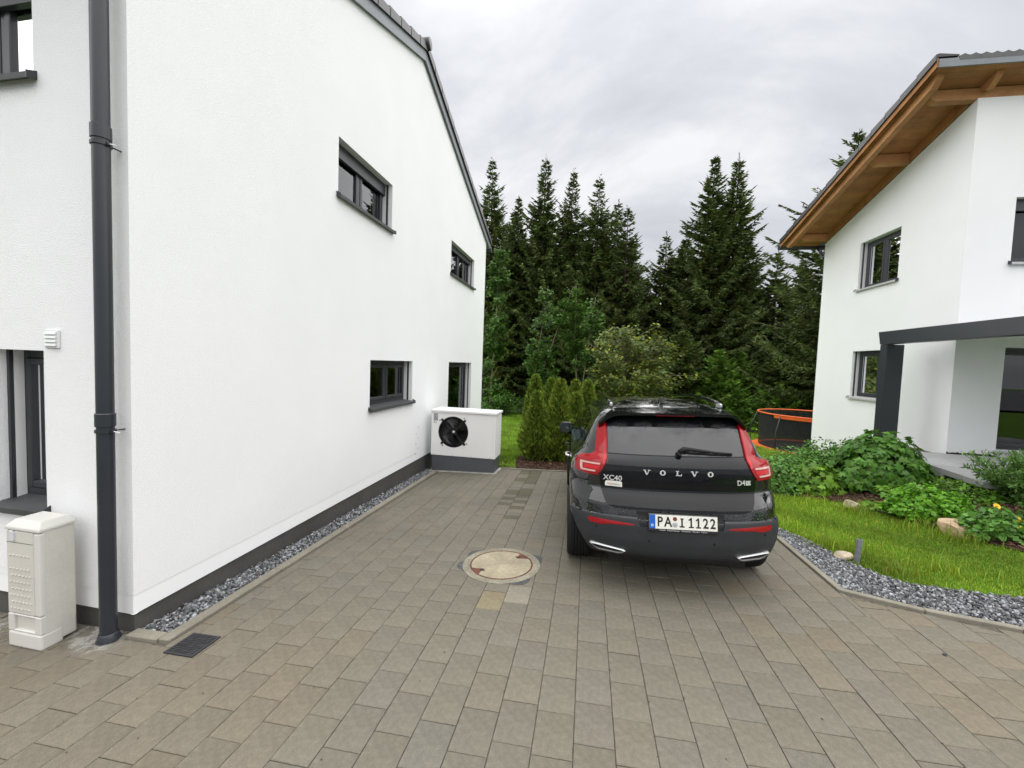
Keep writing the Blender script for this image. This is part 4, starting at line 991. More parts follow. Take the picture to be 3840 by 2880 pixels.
# ------------------------------------------------------------------ black estate car, frame: u right, v forward from the rear bumper, w up
nrm = Vector((-SX, -SY, 1)).normalized()
yaw = 0.050
fv = Vector((-math.sin(yaw), math.cos(yaw), 0)); fv = (fv - nrm * fv.dot(nrm)).normalized(); rv = fv.cross(nrm).normalized()
MC = Matrix((rv, fv, nrm)).transposed().to_4x4(); MC.translation = (0.816, 3.41, plane(0.816, 3.41))
CAR = empty('parked_car', 'black compact suv parked in the driveway seen from behind with wet rear window', 'car', mat=MC)

def droplets(m, sc_=55.0, st=0.35):
    t = m.node_tree; b = t.nodes['Principled BSDF']; L = t.links.new
    tcn = N(t, 'ShaderNodeTexCoord'); vo = N(t, 'ShaderNodeTexVoronoi'); vo.inputs['Scale'].default_value = sc_; vo.inputs['Randomness'].default_value = 1.0
    L(tcn.outputs['Object'], vo.inputs['Vector'])
    nz = N(t, 'ShaderNodeTexNoise'); nz.inputs['Scale'].default_value = 7; nz.inputs['Detail'].default_value = 5; L(tcn.outputs['Object'], nz.inputs[0])
    mr = N(t, 'ShaderNodeMapRange'); mr.inputs[1].default_value = 0.15; mr.inputs[2].default_value = 0.45; mr.inputs[3].default_value = 1; mr.inputs[4].default_value = 0; L(vo.outputs['Distance'], mr.inputs[0])
    m2 = N(t, 'ShaderNodeMapRange'); m2.inputs[1].default_value = 0.42; m2.inputs[2].default_value = 0.6; L(nz.outputs[0], m2.inputs[0])
    mu = N(t, 'ShaderNodeMath', operation='MULTIPLY'); L(mr.outputs[0], mu.inputs[0]); L(m2.outputs[0], mu.inputs[1])
    bp = N(t, 'ShaderNodeBump'); bp.inputs['Strength'].default_value = st; bp.inputs['Distance'].default_value = 0.004; L(mu.outputs[0], bp.inputs['Height'])
    L(bp.outputs[0], b.inputs['Normal']); L(bp.outputs[0], b.inputs['Coat Normal'])
    # a film of dirt and dried drops: rougher patches
    m3 = N(t, 'ShaderNodeMapRange'); m3.inputs[3].default_value = 0.06; m3.inputs[4].default_value = 0.32; L(mu.outputs[0], m3.inputs[0]); L(m3.outputs[0], b.inputs['Roughness'])
    return m
paint = droplets(mat('black_paint', (0.004, 0.0045, 0.006), 0.12, spec=0.3, coat=0.12), 95, 0.14)
paint_wet = droplets(mat('black_paint_wet', (0.006, 0.0065, 0.008), 0.12, spec=0.6, coat=0.7), 75, 0.4)
cglass = droplets(mat('tinted_car_glass', (0.006, 0.007, 0.009), 0.05, spec=0.6, coat=0.55), 120, 0.4)
sglass = mat('dark_side_glass', (0.006, 0.008, 0.008), 0.03, spec=0.35)
clad = mat('grey_cladding', (0.022, 0.024, 0.027), 0.55, spec=0.4, noise=[(5, 0.12, 4), (60, 0.06, 3)], rnoise=(14, 0.42, 0.62))
clad_dk = mat('black_cladding', (0.010, 0.010, 0.011), 0.6, spec=0.3)
chrome = mat('chrome_trim', (0.80, 0.80, 0.81), 0.36, metal=0.75)
alu = mat('satin_aluminium', (0.55, 0.56, 0.58), 0.3, metal=0.9)
tyre_m = mat('tyre_rubber', (0.013, 0.013, 0.014), 0.75, spec=0.3, noise=[(30, 0.2, 3)])
red = mat('red_lens', (0.27, 0.004, 0.008), 0.18, spec=0.35, coat=0.25)
red_b = mat('bright_red_lens', (0.50, 0.010, 0.014), 0.25, spec=0.35, coat=0.2)
lens = mat('pale_lens', (0.55, 0.33, 0.30), 0.2, spec=0.6, coat=0.6)
plate_w = mat('plate_white', (0.72, 0.72, 0.66), 0.4, noise=[(20, 0.05, 3)])
plate_b = mat('plate_blue', (0.01, 0.10, 0.45), 0.4)
ink = mat('plate_ink', (0.012, 0.010, 0.012), 0.5)
pf = mat('plate_holder', (0.016, 0.015, 0.018), 0.45)
white_ink = mat('holder_print', (0.40, 0.38, 0.40), 0.5)

def lerp_tab(tab, x):
    if x <= tab[0][0]: return tab[0][1]
    for (a, p), (b, q) in zip(tab, tab[1:]):
        if x <= b:
            t = (x - a) / (b - a); return p + (q - p) * t
    return tab[-1][1]
VC = [(.20, .14), (.30, .085), (.34, .045), (.40, .015), (.48, .0), (.60, .0), (.655, .010), (.665, .030), (.70, .036), (.745, .044), (.765, .052), (.80, .068), (.84, .092), (.86, .108), (.875, .114), (.95, .112), (1.05, .118), (1.09, .128), (1.12, .145), (1.16, .178), (1.25, .225), (1.36, .285), (1.43, .33), (1.49, .38), (1.53, .44), (1.56, .62), (1.60, 1.0)]
HWT = [(.20, .80), (.30, .84), (.40, .87), (.55, .885), (.75, .892), (.92, .889), (1.0, .882), (1.05, .866), (1.10, .835), (1.15, .775), (1.25, .735), (1.35, .69), (1.42, .655), (1.48, .615), (1.52, .575), (1.555, .50), (1.60, .30)]
RDT = [(.20, .5), (.9, .52), (1.05, .50), (1.2, .36), (1.4, .30), (1.6, .30)]
VFT = [(.20, 4.25), (.5, 4.42), (.75, 4.40), (.92, 4.28), (.99, 3.75), (1.03, 3.30), (1.2, 3.02), (1.35, 2.76), (1.45, 2.55), (1.53, 2.33), (1.57, 2.05), (1.60, 1.75)]
NEX = 2.7
def rear(theta, w_):
    hw, vc, rd = lerp_tab(HWT, w_), lerp_tab(VC, w_), lerp_tab(RDT, w_)
    s_, c_ = math.sin(theta), max(0.0, math.cos(theta))
    return Vector((hw * math.copysign(abs(s_) ** (2 / NEX), s_), vc + rd * (1 - c_ ** (2 / NEX)), w_))
def rear_u(u, w_):
    hw = lerp_tab(HWT, w_); t = min(0.9995, abs(u) / hw) ** (NEX / 2); return rear(math.copysign(math.asin(t), u), w_)
def rear_n(u, w_):
    e_ = 0.006; hw = lerp_tab(HWT, w_); u = max(-hw * 0.985, min(hw * 0.985, u))
    du = rear_u(u + e_, w_) - rear_u(u - e_, w_); dw = rear_u(u, w_ + 0.012) - rear_u(u, w_ - 0.012)
    n_ = du.cross(dw).normalized(); return n_ if n_.y < 0 else -n_
def side(v, w_, sgn):
    hw = lerp_tab(HWT, w_); vf = lerp_tab(VFT, w_)
    k = 1.0 - 0.05 * sm((v - 3.0) / 1.2) 
    return Vector((sgn * hw * k, v, w_))
AX = (0.86, 3.56); RW = 0.348
def arch_w(v):
    b = 0.0
    for a in AX:
        d = abs(v - a)
        if d < 0.39: b = max(b, RW + math.sqrt(0.39 ** 2 - d * d) * 0.98)
    return b
def contour(w_):
    pts = []; NR, NS, NF = 30, 46, 16
    vc, rd, vf = lerp_tab(VC, w_), lerp_tab(RDT, w_), lerp_tab(VFT, w_)
    hw = lerp_tab(HWT, w_)
    for i in range(NR + 1): pts.append(rear(-math.pi / 2 + math.pi * i / NR, w_))
    v0, v1 = vc + rd, vf - 0.42
    for i in range(1, NS): 
        pts.append(side(v0 + (v1 - v0) * i / NS, w_, 1))
    hf = side(v1, w_, 1).x
    for i in range(NF + 1):
        th = math.pi / 2 - math.pi * i / NF; pts.append(Vector((hf * math.copysign(abs(math.sin(th)) ** (2 / 3.0), math.sin(th)), v1 + 0.42 * max(0, math.cos(th)) ** (2 / 3.0), w_)))
    for i in range(NS - 1, 0, -1): pts.append(side(v0 + (v1 - v0) * i / NS, w_, -1))
    for p in pts:
        if w_ < 0.8 and p.y < AX[0] and abs(p.x) > 0.6:
            p.z = max(p.z, min(.64, .335 + 1.45 * max(0, abs(p.x) - .70)))
        if abs(p.x) > 0.55 * 0.9 and w_ < 0.8:
            a = arch_w(p.y)
            if p.z < a: p.z = a
    return pts
LV = [.325, .345, .37, .40, .46, .52, .58, .64, .655, .665, .70, .73, .745, .765, .80, .84, .86, .875, .91, .95, 1.0, 1.03, 1.06, 1.09, 1.12, 1.16, 1.2, 1.25, 1.3, 1.36, 1.42, 1.46, 1.49, 1.51, 1.53, 1.545, 1.555, 1.57, 1.585, 1.60]
m = MB(); rows = [contour(x) for x in LV]
top = [Vector((p.x * 0.5, 1.35 + (p.y - 1.35) * 0.5, 1.606)) for p in rows[-1]]
rows.append(top); rows.append([Vector((p.x * 0.05, 1.35 + (p.y - 1.35) * 0.05, 1.608)) for p in rows[-1]])
m.grid(rows, close_u=True)
body = m.build('body', paint_wet, CAR, smooth=True, clean=True, autos=38)
m = MB()
for s_ in (-1, 1): m.box(s_ * 0.40, s_ * 0.62, 0.35, 4.0, 0.25, 0.95)
m.box(-0.55, 0.55, 0.16, 4.2, 0.26, 0.8); m.build('underbody', clad_dk, CAR)

def patch(name, rows, mat_, off, parent=CAR, nu=14, sub=3, rim=0.012, smooth=True, build=True, mb_=None):
    """panel lying on the rear surface: rows (w, uL, uR) from bottom to top, standing off metres proud, with a rim turned inwards."""
    rr_ = []
    for (w0, a0, b0), (w1, a1, b1) in zip(rows, rows[1:]):
        for k in range(sub): t = k / sub; rr_.append((w0 + (w1 - w0) * t, a0 + (a1 - a0) * t, b0 + (b1 - b0) * t))
    rr_.append(rows[-1])
    gridp = []; nr_ = []
    for w_, a, b in rr_:
        row = []; rn = []
        for j in range(nu + 1):
            u = a + (b - a) * j / nu; n_ = rear_n(u, w_); row.append(rear_u(u, w_) + n_ * off); rn.append(n_)
        gridp.append(row); nr_.append(rn)
    m = mb_ or MB(); m.grid(gridp)
    if rim:
        loop = [(0, j) for j in range(nu + 1)] + [(i, nu) for i in range(1, len(gridp))] + [(len(gridp) - 1, j) for j in range(nu - 1, -1, -1)] + [(i, 0) for i in range(len(gridp) - 2, 0, -1)]
        a = [gridp[i][j] for i, j in loop]; b = [gridp[i][j] - nr_[i][j] * rim for i, j in loop]; k = len(loop)
        m.add(a + b, [(i, k + i, k + (i + 1) % k, (i + 1) % k) for i in range(k)])
    if build: return m.build(name, mat_, parent, smooth=smooth, clean=True, autos=35)
def mir(rows): return [(w_, -b, -a) for w_, a, b in rows]

# tailgate, window, lamps
gate = patch('tailgate', [(.728, -.50, .50), (.735, -.545, .545), (.755, -.582, .582), (.80, -.603, .603), (.86, -.622, .622), (.95, -.634, .634), (.985, -.626, .626), (1.05, -.592, .592), (1.10, -.566, .566), (1.155, -.558, .558)], paint, 0.004, nu=30, sub=3)
win = patch('rear_window', [(1.163, -.558, .558), (1.25, -.556, .556), (1.33, -.556, .556), (1.40, -.552, .552), (1.455, -.545, .545)], cglass, 0.004, nu=24, sub=4)
patch('window_seal', [(1.154, -.56, .56), (1.1635, -.56, .56)], clad_dk, 0.001, nu=24, sub=1, rim=0)
lampL = [(.975, -.755, -.646), (.99, -.832, -.640), (1.01, -.836, -.622), (1.06, -.832, -.592), (1.098, -.812, -.578), (1.118, -.775, -.571), (1.132, -.700, -.568), (1.155, -.668, -.566), (1.20, -.660, -.564), (1.30, -.648, -.562), (1.38, -.632, -.562), (1.408, -.622, -.562)]
for sgn in (-1, 1):
    f = (lambda r_: r_) if sgn < 0 else mir
    L_ = patch('tail_lamp', f(lampL), red, 0.014, nu=12, sub=3, rim=0.03)
    mg = MB()
    for i in range(17):
        w0 = 1.135 + i * .0155; patch('x', f([(w0, -.583, -.5655), (w0 + .0085, -.583, -.5655)]), red, .0185, L_, nu=1, sub=1, rim=.004, build=False, mb_=mg)
    tag(mg.build('light_guide_ribs', red, L_), kind='stuff')
    patch('light_bar', f([(1.07, -.606, -.588), (1.155, -.592, -.572), (1.25, -.588, -.570), (1.36, -.584, -.568), (1.40, -.582, -.568)]), red_b, 0.0165, L_, nu=3, sub=3, rim=0.004)
    # pale frame in the lower block and the dark red heart inside it
    for rws in ([(1.060, -.790, -.628), (1.074, -.786, -.624)], [(.998, -.785, -.668), (1.012, -.787, -.660)], [(1.012, -.790, -.770), (1.060, -.790, -.770)]):
        patch('reflector_frame', f(rws), lens, 0.0165, L_, nu=5, sub=2, rim=0.004)
    patch('reflector_core', f([(1.020, -.755, -.640), (1.052, -.755, -.625)]), red_b, 0.0165, L_, nu=4, sub=2, rim=0.004)
# bumper cladding with the number plate recess
def hump(u): return .640 + .045 * sm((abs(u) - .20) / .15) - 0.075 * sm((abs(u) - .38) / .5)
patch('rear_bumper', [(.345, -.705, .705), (.37, -.727, .727), (.42, -.760, .760), (.50, -.813, .813), (.57, -.848, .848), (.605, -.862, .862)], clad, 0.010, nu=36, sub=3, rim=0.02)
for sgn in (-1, 1):
    rws = [(.605, -.862, -.318), (.63, -.872, -.325), (.643, -.876, -.330), (.655, -.75, -.335), (.668, -.55, -.340), (.684, -.40, -.345)]
    patch('bumper_shoulder', rws if sgn < 0 else mir(rws), clad, 0.010, nu=14, sub=2, rim=0.02)
patch('plate_recess', [(.606, -.317, .317), (.64, -.325, .325), (.70, -.342, .342), (.722, -.345, .345)], clad_dk, 0.002, nu=16, sub=2, rim=0)
patch('skid_plate', [(.328, -.48, .48), (.340, -.46, .46), (.358, -.40, .40), (.368, -.37, .37)], clad_dk, 0.016, nu=18, sub=2, rim=0.01)
patch('bumper_edge', [(.330, -.69, .69), (.343, -.70, .70)], clad_dk, 0.006, nu=24, sub=1, rim=0.01)
for sgn in (-1, 1):
    f = (lambda r_: r_) if sgn < 0 else mir
    Rf = patch('bumper_reflector', f([(.590, -.705, -.620), (.600, -.722, -.580), (.612, -.726, -.36), (.622, -.728, -.37), (.632, -.722, -.56)]), red, 0.0125, nu=12, sub=2, rim=0.006)
    # exhaust trim: chrome ring round a dark mouth
    mo = MB(); ci = []
    P = [(-.715, .405), (-.69, .418), (-.45, .394), (-.432, .386), (-.47, .362), (-.60, .362), (-.675, .378), (-.708, .394)]
    P = [(-.718, .408), (-.700, .420), (-.455, .402), (-.436, .392), (-.462, .366), (-.490, .360), (-.640, .362), (-.675, .372)]
    cxx = sum(p[0] for p in P) / 8; czz = sum(p[1] for p in P) / 8
    loops = []
    for kx, kz, off in ((1.03, 1.12, 0.004), (1.02, 1.10, 0.030), (0.95, 0.74, 0.036), (0.91, 0.56, 0.022), (0.90, 0.54, 0.012)):
        lp = []
        for u, w_ in P:
            uu = (cxx + (u - cxx) * kx) * (1 if sgn < 0 else -1); ww = czz + (w_ - czz) * kz
            lp.append(rear_u(uu, ww) + Vector((0, -off, 0)))
        loops.append(lp)
    mo.grid(loops, close_u=True); ex = mo.build('exhaust_trim', chrome, CAR, smooth=True, clean=True, autos=50)
    mi = MB(); mi.add(loops[-2], [tuple(range(8))]); mi.build('exhaust_mouth', clad_dk, ex)
# parking sensors
for u in (-.66, -.25, .25, .66):
    p = rear_u(u, .565 if abs(u) > .5 else .50); m = MB(); m.lathe([(0, 0.003), (0.010, 0.002), (0.011, 0)], 12, Matrix.Translation(p + rear_n(u, p.z) * 0.0105) @ Matrix.Rotation(R(90), 4, 'X')); m.build('parking_sensor', clad_dk, CAR)

# spoiler
m = MB(); secs = []
for i in range(33):
    u = -.635 + 1.27 * i / 32; a = abs(u)
    e_ = max(0.0, (a - .47) / .165); wt = 1.522 - 0.010 * (a / .5) ** 2 - 0.105 * e_ ** 1.7
    vb = .225 + .05 * (a / .5) ** 2 + .09 * e_
    fwd_v = .52 if e_ == 0 else .52 - .05 * e_
    vg = rear_u(min(max(u, -.60), .60), min(1.47, wt - 0.03)).y
    th = 0.030 + 0.015 * e_
    secs.append([(u, fwd_v, wt + 0.030 * (1 - e_)), (u, vb + .10, wt + .012), (u, vb, wt), (u, vb + .004, wt - th * .55), (u, vb + .035, wt - th), (u, vg + .06, wt - th - 0.018 * (1 - e_))])
m.grid(secs); m.build('roof_spoiler', paint, CAR, smooth=True, autos=45)
m = MB(); m.box(-.16, .16, .245, .25, 1.494, 1.508); m.build('brake_light', red, CAR)
# wiper
wp = lambda u, w_, o=0.02: rear_u(u, w_) + rear_n(u, w_) * o
m = MB(); m.tube([wp(.02, 1.178, .012), wp(.02, 1.178, .045)], .024, 12); wi = m.build('wiper', clad_dk, CAR, smooth=True, autos=40)
m = MB(); m.tube([wp(.015, 1.182, .04), wp(.05, 1.205, .048), wp(.12, 1.203, .045), wp(.30, 1.188, .03), wp(.445, 1.180, .024)], [.022, .02, .014, .010, .008], 8); m.build('wiper_arm', clad_dk, wi, smooth=True)
m = MB(); m.tube([wp(.10, 1.183, .012), wp(.30, 1.176, .012), wp(.45, 1.172, .012)], .006, 6); m.build('wiper_blade', clad_dk, wi, smooth=True)
# letters and badges
def on_rear(me, name, u, w_, mat_, off, parent=CAR, tilt=True):
    n_ = rear_n(u, w_) if tilt else Vector((0, -1, 0)); z_ = (Vector((0, 0, 1)) - n_ * n_.z).normalized(); x_ = z_.cross(n_)
    M = Matrix((x_, z_, n_)).transposed().to_4x4(); M.translation = rear_u(u, w_) + n_ * off
    me.transform(M); me.materials.clear(); me.materials.append(mat_); return obj_from(name, me, parent)
def serif_letter(ch):
    m = MB(); s_ = 0.019; h = 0.0195; k = 0.0045
    def bar(p0, p1, t):
        p0 = Vector((*p0, 0)); p1 = Vector((*p1, 0)); m.beam(p0, p1, t, 0.006, (0, 0, 1))
    if ch == 'V':
        bar((-.020, h), (-.001, -h), .011); bar((.017, h), (.001, -h), .006); bar((-.030, h - .002), (-.008, h - .002), .006); bar((.008, h - .002), (.027, h - .002), .006)
    elif ch == 'L':
        bar((-.010, h), (-.010, -h), .011); bar((-.022, h - .002), (.002, h - .002), .006); bar((-.022, -h + .002), (.024, -h + .002), .006); bar((.022, -h), (.022, -h + .015), .006)
    else:
        n = 20; vs = []
        for i in range(n):
            a = 2 * math.pi * i / n
            for rx, ry in ((.0235, .0215), (.0105, .0150)):
                for z in (-.003, .003): vs.append((rx * math.cos(a), ry * math.sin(a), z))
        fs = []
        for i in range(n):
            a, b = 4 * i, 4 * ((i + 1) % n); fs += [(a, b, b + 1, a + 1), (a + 1, b + 1, b + 3, a + 3), (a + 3, b + 3, b + 2, a + 2), (a + 2, b + 2, b, a)]
        m.add(vs, fs)
    me = bpy.data.meshes.new('l'); me.from_pydata([tuple(p) for p in m.v], [], m.f); return me
for ch, u in zip('VOLVO', (-.252, -.126, 0.0, .126, .252)): on_rear(serif_letter(ch), 'badge_letter', u, 1.031, chrome, .009, gate)
on_rear(text_mesh('XC', .060, .003, .0006, sx=1.12), 'badge_letter', -.558, .963, chrome, .008, gate)
on_rear(text_mesh('40', .060, .003, .0006, sx=1.12), 'badge_letter', -.483, .963, chrome, .008, gate)
on_rear(text_mesh('D4', .058, .003, .0006, sx=1.0), 'badge_letter', .502, .960, chrome, .008, gate)
m = MB(); me = None
for i in range(3): m.box(-.020 + i * .015, -.009 + i * .015, -.016, .016, -.002, .002)
m.box(-.022, .026, .013, .018, -.002, .003); m.box(-.022, .026, -.018, -.013, -.002, .003)
me = bpy.data.meshes.new('t'); me.from_pydata([tuple(p) for p in m.v], [], m.f); on_rear(me, 'badge_emblem', .560, .960, chrome, .008, gate)
m = MB(); P = [(-.072, -.022), (.072, -.022), (.072, .016), (.062, .024), (-.02, .025), (-.045, .022), (-.062, .022), (-.072, .010)]; m.prism(P, -.001, .001); me = bpy.data.meshes.new('t'); me.from_pydata([tuple(p) for p in m.v], [], m.f)
stk = on_rear(me, 'dealer_sticker', -.520, .915, plate_w, .007, gate)
on_rear(text_mesh('MAG', .024, .0006), 'sticker_print', -.560, .912, mat('sticker_red', (0.45, 0.08, 0.05), 0.5), .009, stk)
on_rear(text_mesh('PASSAU', .022, .0006), 'sticker_print', -.498, .910, mat('sticker_grey', (0.2, 0.2, 0.18), 0.5), .009, stk)
# number plate, tilted slightly
PU, PW = 0.006, .665
NP_ = empty('number_plate'); NP_.parent = CAR; NP_.location = (PU, -0.016, PW); NP_.rotation_euler = (R(90 - 6), 0, 0)
def pbox(name, x0, x1, y0, y1, z0, z1, mt, bev=0.0):
    m = MB(); m.box(x0, x1, y0, y1, z0, z1); return m.build(name, mt, NP_, bevel=bev)
pbox('plate_holder', -.268, .268, -.076, .062, -.018, .0, pf, .004)
pbox('plate', -.26, .26, -.055, .055, .0005, .0025, plate_w)
pbox('country_band', -.2595, -.214, -.0545, .0545, .0026, .0032, plate_b)
def ptext(txt, x, y, size, mt, sx=1.0, bold=0.0, name='plate_character', z=.0034):
    me = text_mesh(txt, size, .0005, bold, sx=sx); me.materials.append(mt); o = obj_from(name, me, NP_); o.location = (x, y, z)
for ch, x in (('P', -.178), ('A', -.115), ('1', .062), ('1', .117), ('2', .172), ('2', .226)): ptext(ch, x, -.002, .108, ink, .80, .0022)
m = MB(); 
for a in ((-.006, .006, -.036, .034, .003, .004), (-.019, .019, -.0362, -.026, .003, .004), (-.013, .013, .026, .0342, .003, .004)): m.box(a[0] - .008, a[1] - .008, *a[2:])
m.build('plate_character', ink, NP_)
for x in (.062, .117):
    m = MB(); m.box(x - .019, x + .019, -.0372, -.028, .003, .004); m.build('plate_character', ink, NP_)
    m = MB(); m.beam((x - .002, .034, .0036), (x - .019, .021, .0036), .010, .001, (0, 0, 1)); m.build('plate_character', ink, NP_)
for y, mt, r_ in ((.026, mat('seal_red', (0.16, 0.03, 0.025), 0.5), .0165), (-.02, mat('seal_silver', (0.38, 0.39, 0.41), 0.4, noise=[(150, 0.4, 2)]), .0205)):
    m = MB(); m.lathe([(0, .0035), (r_, .0035), (r_, .002)], 20, Matrix.Translation((-.062, y, 0))); m.build('registration_seal', mt, NP_)
ptext('D', -.237, -.03, .026, plate_w, 1.0, .0008, 'country_letter', .0036)
ptext('Volvo  AutoCenter  Wimmer  Passau  Volvo', 0.0, -.0665, .0165, white_ink, 1.22, .0002, 'holder_text', .0006)
# roof rails, aerial
for sgn in (-1, 1):
    pts = []; n = 16
    for i in range(n + 1):
        t = i / n; v = .66 + 1.75 * t; wz = 1.575 + .045 * math.sin(math.pi * min(1, max(0, t))) ** .6
        pts.append((sgn * (.505 + .02 * math.sin(math.pi * t)), v, wz))
    m = MB(); m.tube(pts, .017, 8); rl = m.build('roof_rail', paint, CAR, smooth=True)
    m = MB(); m.box(sgn * .500 - .013, sgn * .500 + .013, .60, .72, 1.545, 1.588); m.build('rail_end', alu, rl, bevel=.012, seg=2)
m = MB(); prof = [(.72, 1.578), (.74, 1.640), (.78, 1.648), (.84, 1.62), (.90, 1.590), (.93, 1.580)]
secs = [[(-.022, v, 1.57), (-.012, v, 1.57 + (w_ - 1.57) * .7), (-.004, v, w_), (.004, v, w_), (.012, v, 1.57 + (w_ - 1.57) * .7), (.022, v, 1.57)] for v, w_ in prof]
m.grid(secs); m.build('roof_aerial', paint, CAR, smooth=True, autos=50)
# side glass, handles, mirrors, doors: panels standing just off the side
def side_panel(name, quad, mat_, off, sgn, n=8, parent=CAR, smooth=True):
    """quad: four (v,w) corners bottom-rear, bottom-front, top-front, top-rear"""
    (a, b, c, d) = quad; rows = []
    for i in range(n + 1):
        t = i / n; row = []
        for j in range(n + 1):
            s_ = j / n
            v = (a[0] * (1 - s_) + b[0] * s_) * (1 - t) + (d[0] * (1 - s_) + c[0] * s_) * t
            w_ = (a[1] * (1 - s_) + b[1] * s_) * (1 - t) + (d[1] * (1 - s_) + c[1] * s_) * t
            vr = lerp_tab(VC, w_) + lerp_tab(RDT, w_)
            if v < vr:                               # on the rounded corner
                tt = max(0.0, 1 - (v - lerp_tab(VC, w_)) / lerp_tab(RDT, w_)); th = math.acos(min(1, tt ** (NEX / 2))); p = rear(sgn * th, w_)
            else: p = side(v, w_, sgn)
            hw0, hw1 = lerp_tab(HWT, w_ - .02), lerp_tab(HWT, w_ + .02)
            n_ = Vector((sgn * .04, 0, (hw0 - hw1))).normalized(); row.append(p + n_ * off)
        rows.append(row)
    m = MB(); m.grid(rows)
    return m.build(name, mat_, parent, smooth=smooth)
for sgn in (-1, 1):
    for q in ([(.98, .32), (1.98, .30), (1.98, 1.02), (1.10, 1.02)], [(1.99, .30), (3.02, .32), (3.02, 1.02), (1.99, 1.02)]):
        q = [(1.27, .32), (1.98, .30), (1.98, 1.02), (1.15, 1.02)] if q[0][0] < 1.5 else q
        side_panel('door', q, paint, .004, sgn, 10)
    side_panel('door_window', [(1.12, 1.12), (1.97, 1.105), (1.97, 1.445), (1.02, 1.40)], sglass, .005, sgn)
    side_panel('door_window', [(2.02, 1.105), (2.95, 1.09), (2.52, 1.40), (2.02, 1.445)], sglass, .005, sgn)
    side_panel('quarter_window', [(.60, 1.20), (.80, 1.20), (.66, 1.38), (.62, 1.40)], sglass, .006, sgn, 5)
    side_panel('sill_cladding', [(1.26, .25), (3.16, .25), (3.16, .36), (1.26, .36)], clad, .012, sgn)
    for v in (1.32, 2.16):
        m = MB(); p = side(v, .945, sgn); m.tube([p + Vector((sgn * .004, -.11, 0)), p + Vector((sgn * .04, -.07, .002)), p + Vector((sgn * .042, .06, .002)), p + Vector((sgn * .006, .10, 0))], .011, 8); m.build('door_handle', chrome if v < 2 else paint, CAR, smooth=True)
    # mirror
    mc = Vector((sgn * 0.935, 2.62, 1.10)); m = MB()
    secs = []
    for dv_, k in ((-.075, .86), (-.06, 1.0), (0.02, 1.0), (.08, .8), (.12, .45)):
        secs.append([mc + Vector((sgn * .098 * k * cx_, dv_, .082 * k * cz_)) for cx_, cz_ in ((-.95, -.55), (-.6, -.85), (.5, -1), (.95, -.6), (1, .1), (.75, .75), (.2, 1), (-.6, .95), (-.95, .6))])
    m.grid(secs, close_u=True); m.add(secs[-1], [tuple(range(9))]); mi_ = m.build('mirror', paint, CAR, smooth=True, autos=40)
    m = MB(); m.add([p + Vector((0, -.001, 0)) for p in secs[0]], [tuple(range(9))]); m.build('mirror_glass', mat('mirror_glass', (0.10, 0.13, 0.13), 0.04, metal=1.0), mi_)
    m = MB(); m.beam(mc + Vector((-sgn * .02, .02, -.075)), mc + Vector((-sgn * .17, .03, -.095)), .06, .035); m.build('mirror_foot', clad_dk, mi_)
# wheels
for a in AX:
    for sgn in (-1, 1):
        Mw = Matrix.Translation((sgn * .795, a, RW)) @ Matrix.Rotation(R(90) * sgn, 4, 'Y')
        m = MB(); tw = .118
        prof = [(.235, -tw * .9), (.30, -tw), (.328, -tw * .96), (.341, -tw * .80), (.346, -tw * .55)]
        for k in range(5):
            z = -tw * .5 + tw * k * .25; prof += [(.347, z - .010), (.347, z + .010), (.340, z + .013), (.340, z + .016)]
        prof += [(.346, tw * .62), (.341, tw * .80), (.328, tw * .96), (.30, tw), (.235, tw * .9)]
        m.lathe(prof, 56, Mw); wh = m.build('wheel', tyre_m, CAR, smooth=True, autos=35)
        m = MB(); m.lathe([(.237, tw * .88), (.225, tw * .80), (.215, tw * .3), (.21, -tw * .9), (.0, -tw * .9)], 40, Mw); rim_ = m.build('rim', alu, wh, smooth=True, autos=35)
        for k in range(5):
            t = 2 * math.pi * k / 5; m = MB(); c_, s_ = math.cos(t), math.sin(t)
            P = [(.03, -.03), (.22, -.045), (.22, .045), (.03, .03)]
            m.prism([(x * c_ - y * s_, x * s_ + y * c_) for x, y in P], tw * .55, tw * .82, Mw); m.build('spoke', alu, wh)
        m = MB(); m.lathe([(.0, tw * .86), (.05, tw * .84), (.055, tw * .5)], 20, Mw); m.build('hub_cap', alu, wh)
# ------------------------------------------------------------------ vegetation
rg = np.random.default_rng(11)
bark = mat('spruce_bark', (0.055, 0.042, 0.032), 0.9, noise=[(8, 0.3, 5)])
bark_pale = mat('pale_bark', (0.20, 0.17, 0.12), 0.85, noise=[(10, 0.3, 5)])
spruce_m = foliage('spruce_needles', (0.058, 0.086, 0.018), transl=0.2, rough=0.6)
young_m = foliage('young_conifer_needles', (0.11, 0.205, 0.030), transl=0.3)
thuja_m = foliage('thuja_sprays', (0.135, 0.205, 0.030), transl=0.35)
leaf_m = foliage('broad_leaves', (0.090, 0.195, 0.030), transl=0.35, rough=0.45)
ash_m = foliage('ash_leaves', (0.072, 0.150, 0.025), transl=0.4, rough=0.5)
hazel_m = foliage('hazel_leaves', (0.085, 0.125, 0.022), transl=0.35, rough=0.5)
grass_m = foliage('grass_blades', (0.180, 0.295, 0.020), transl=0.4, rough=0.5)

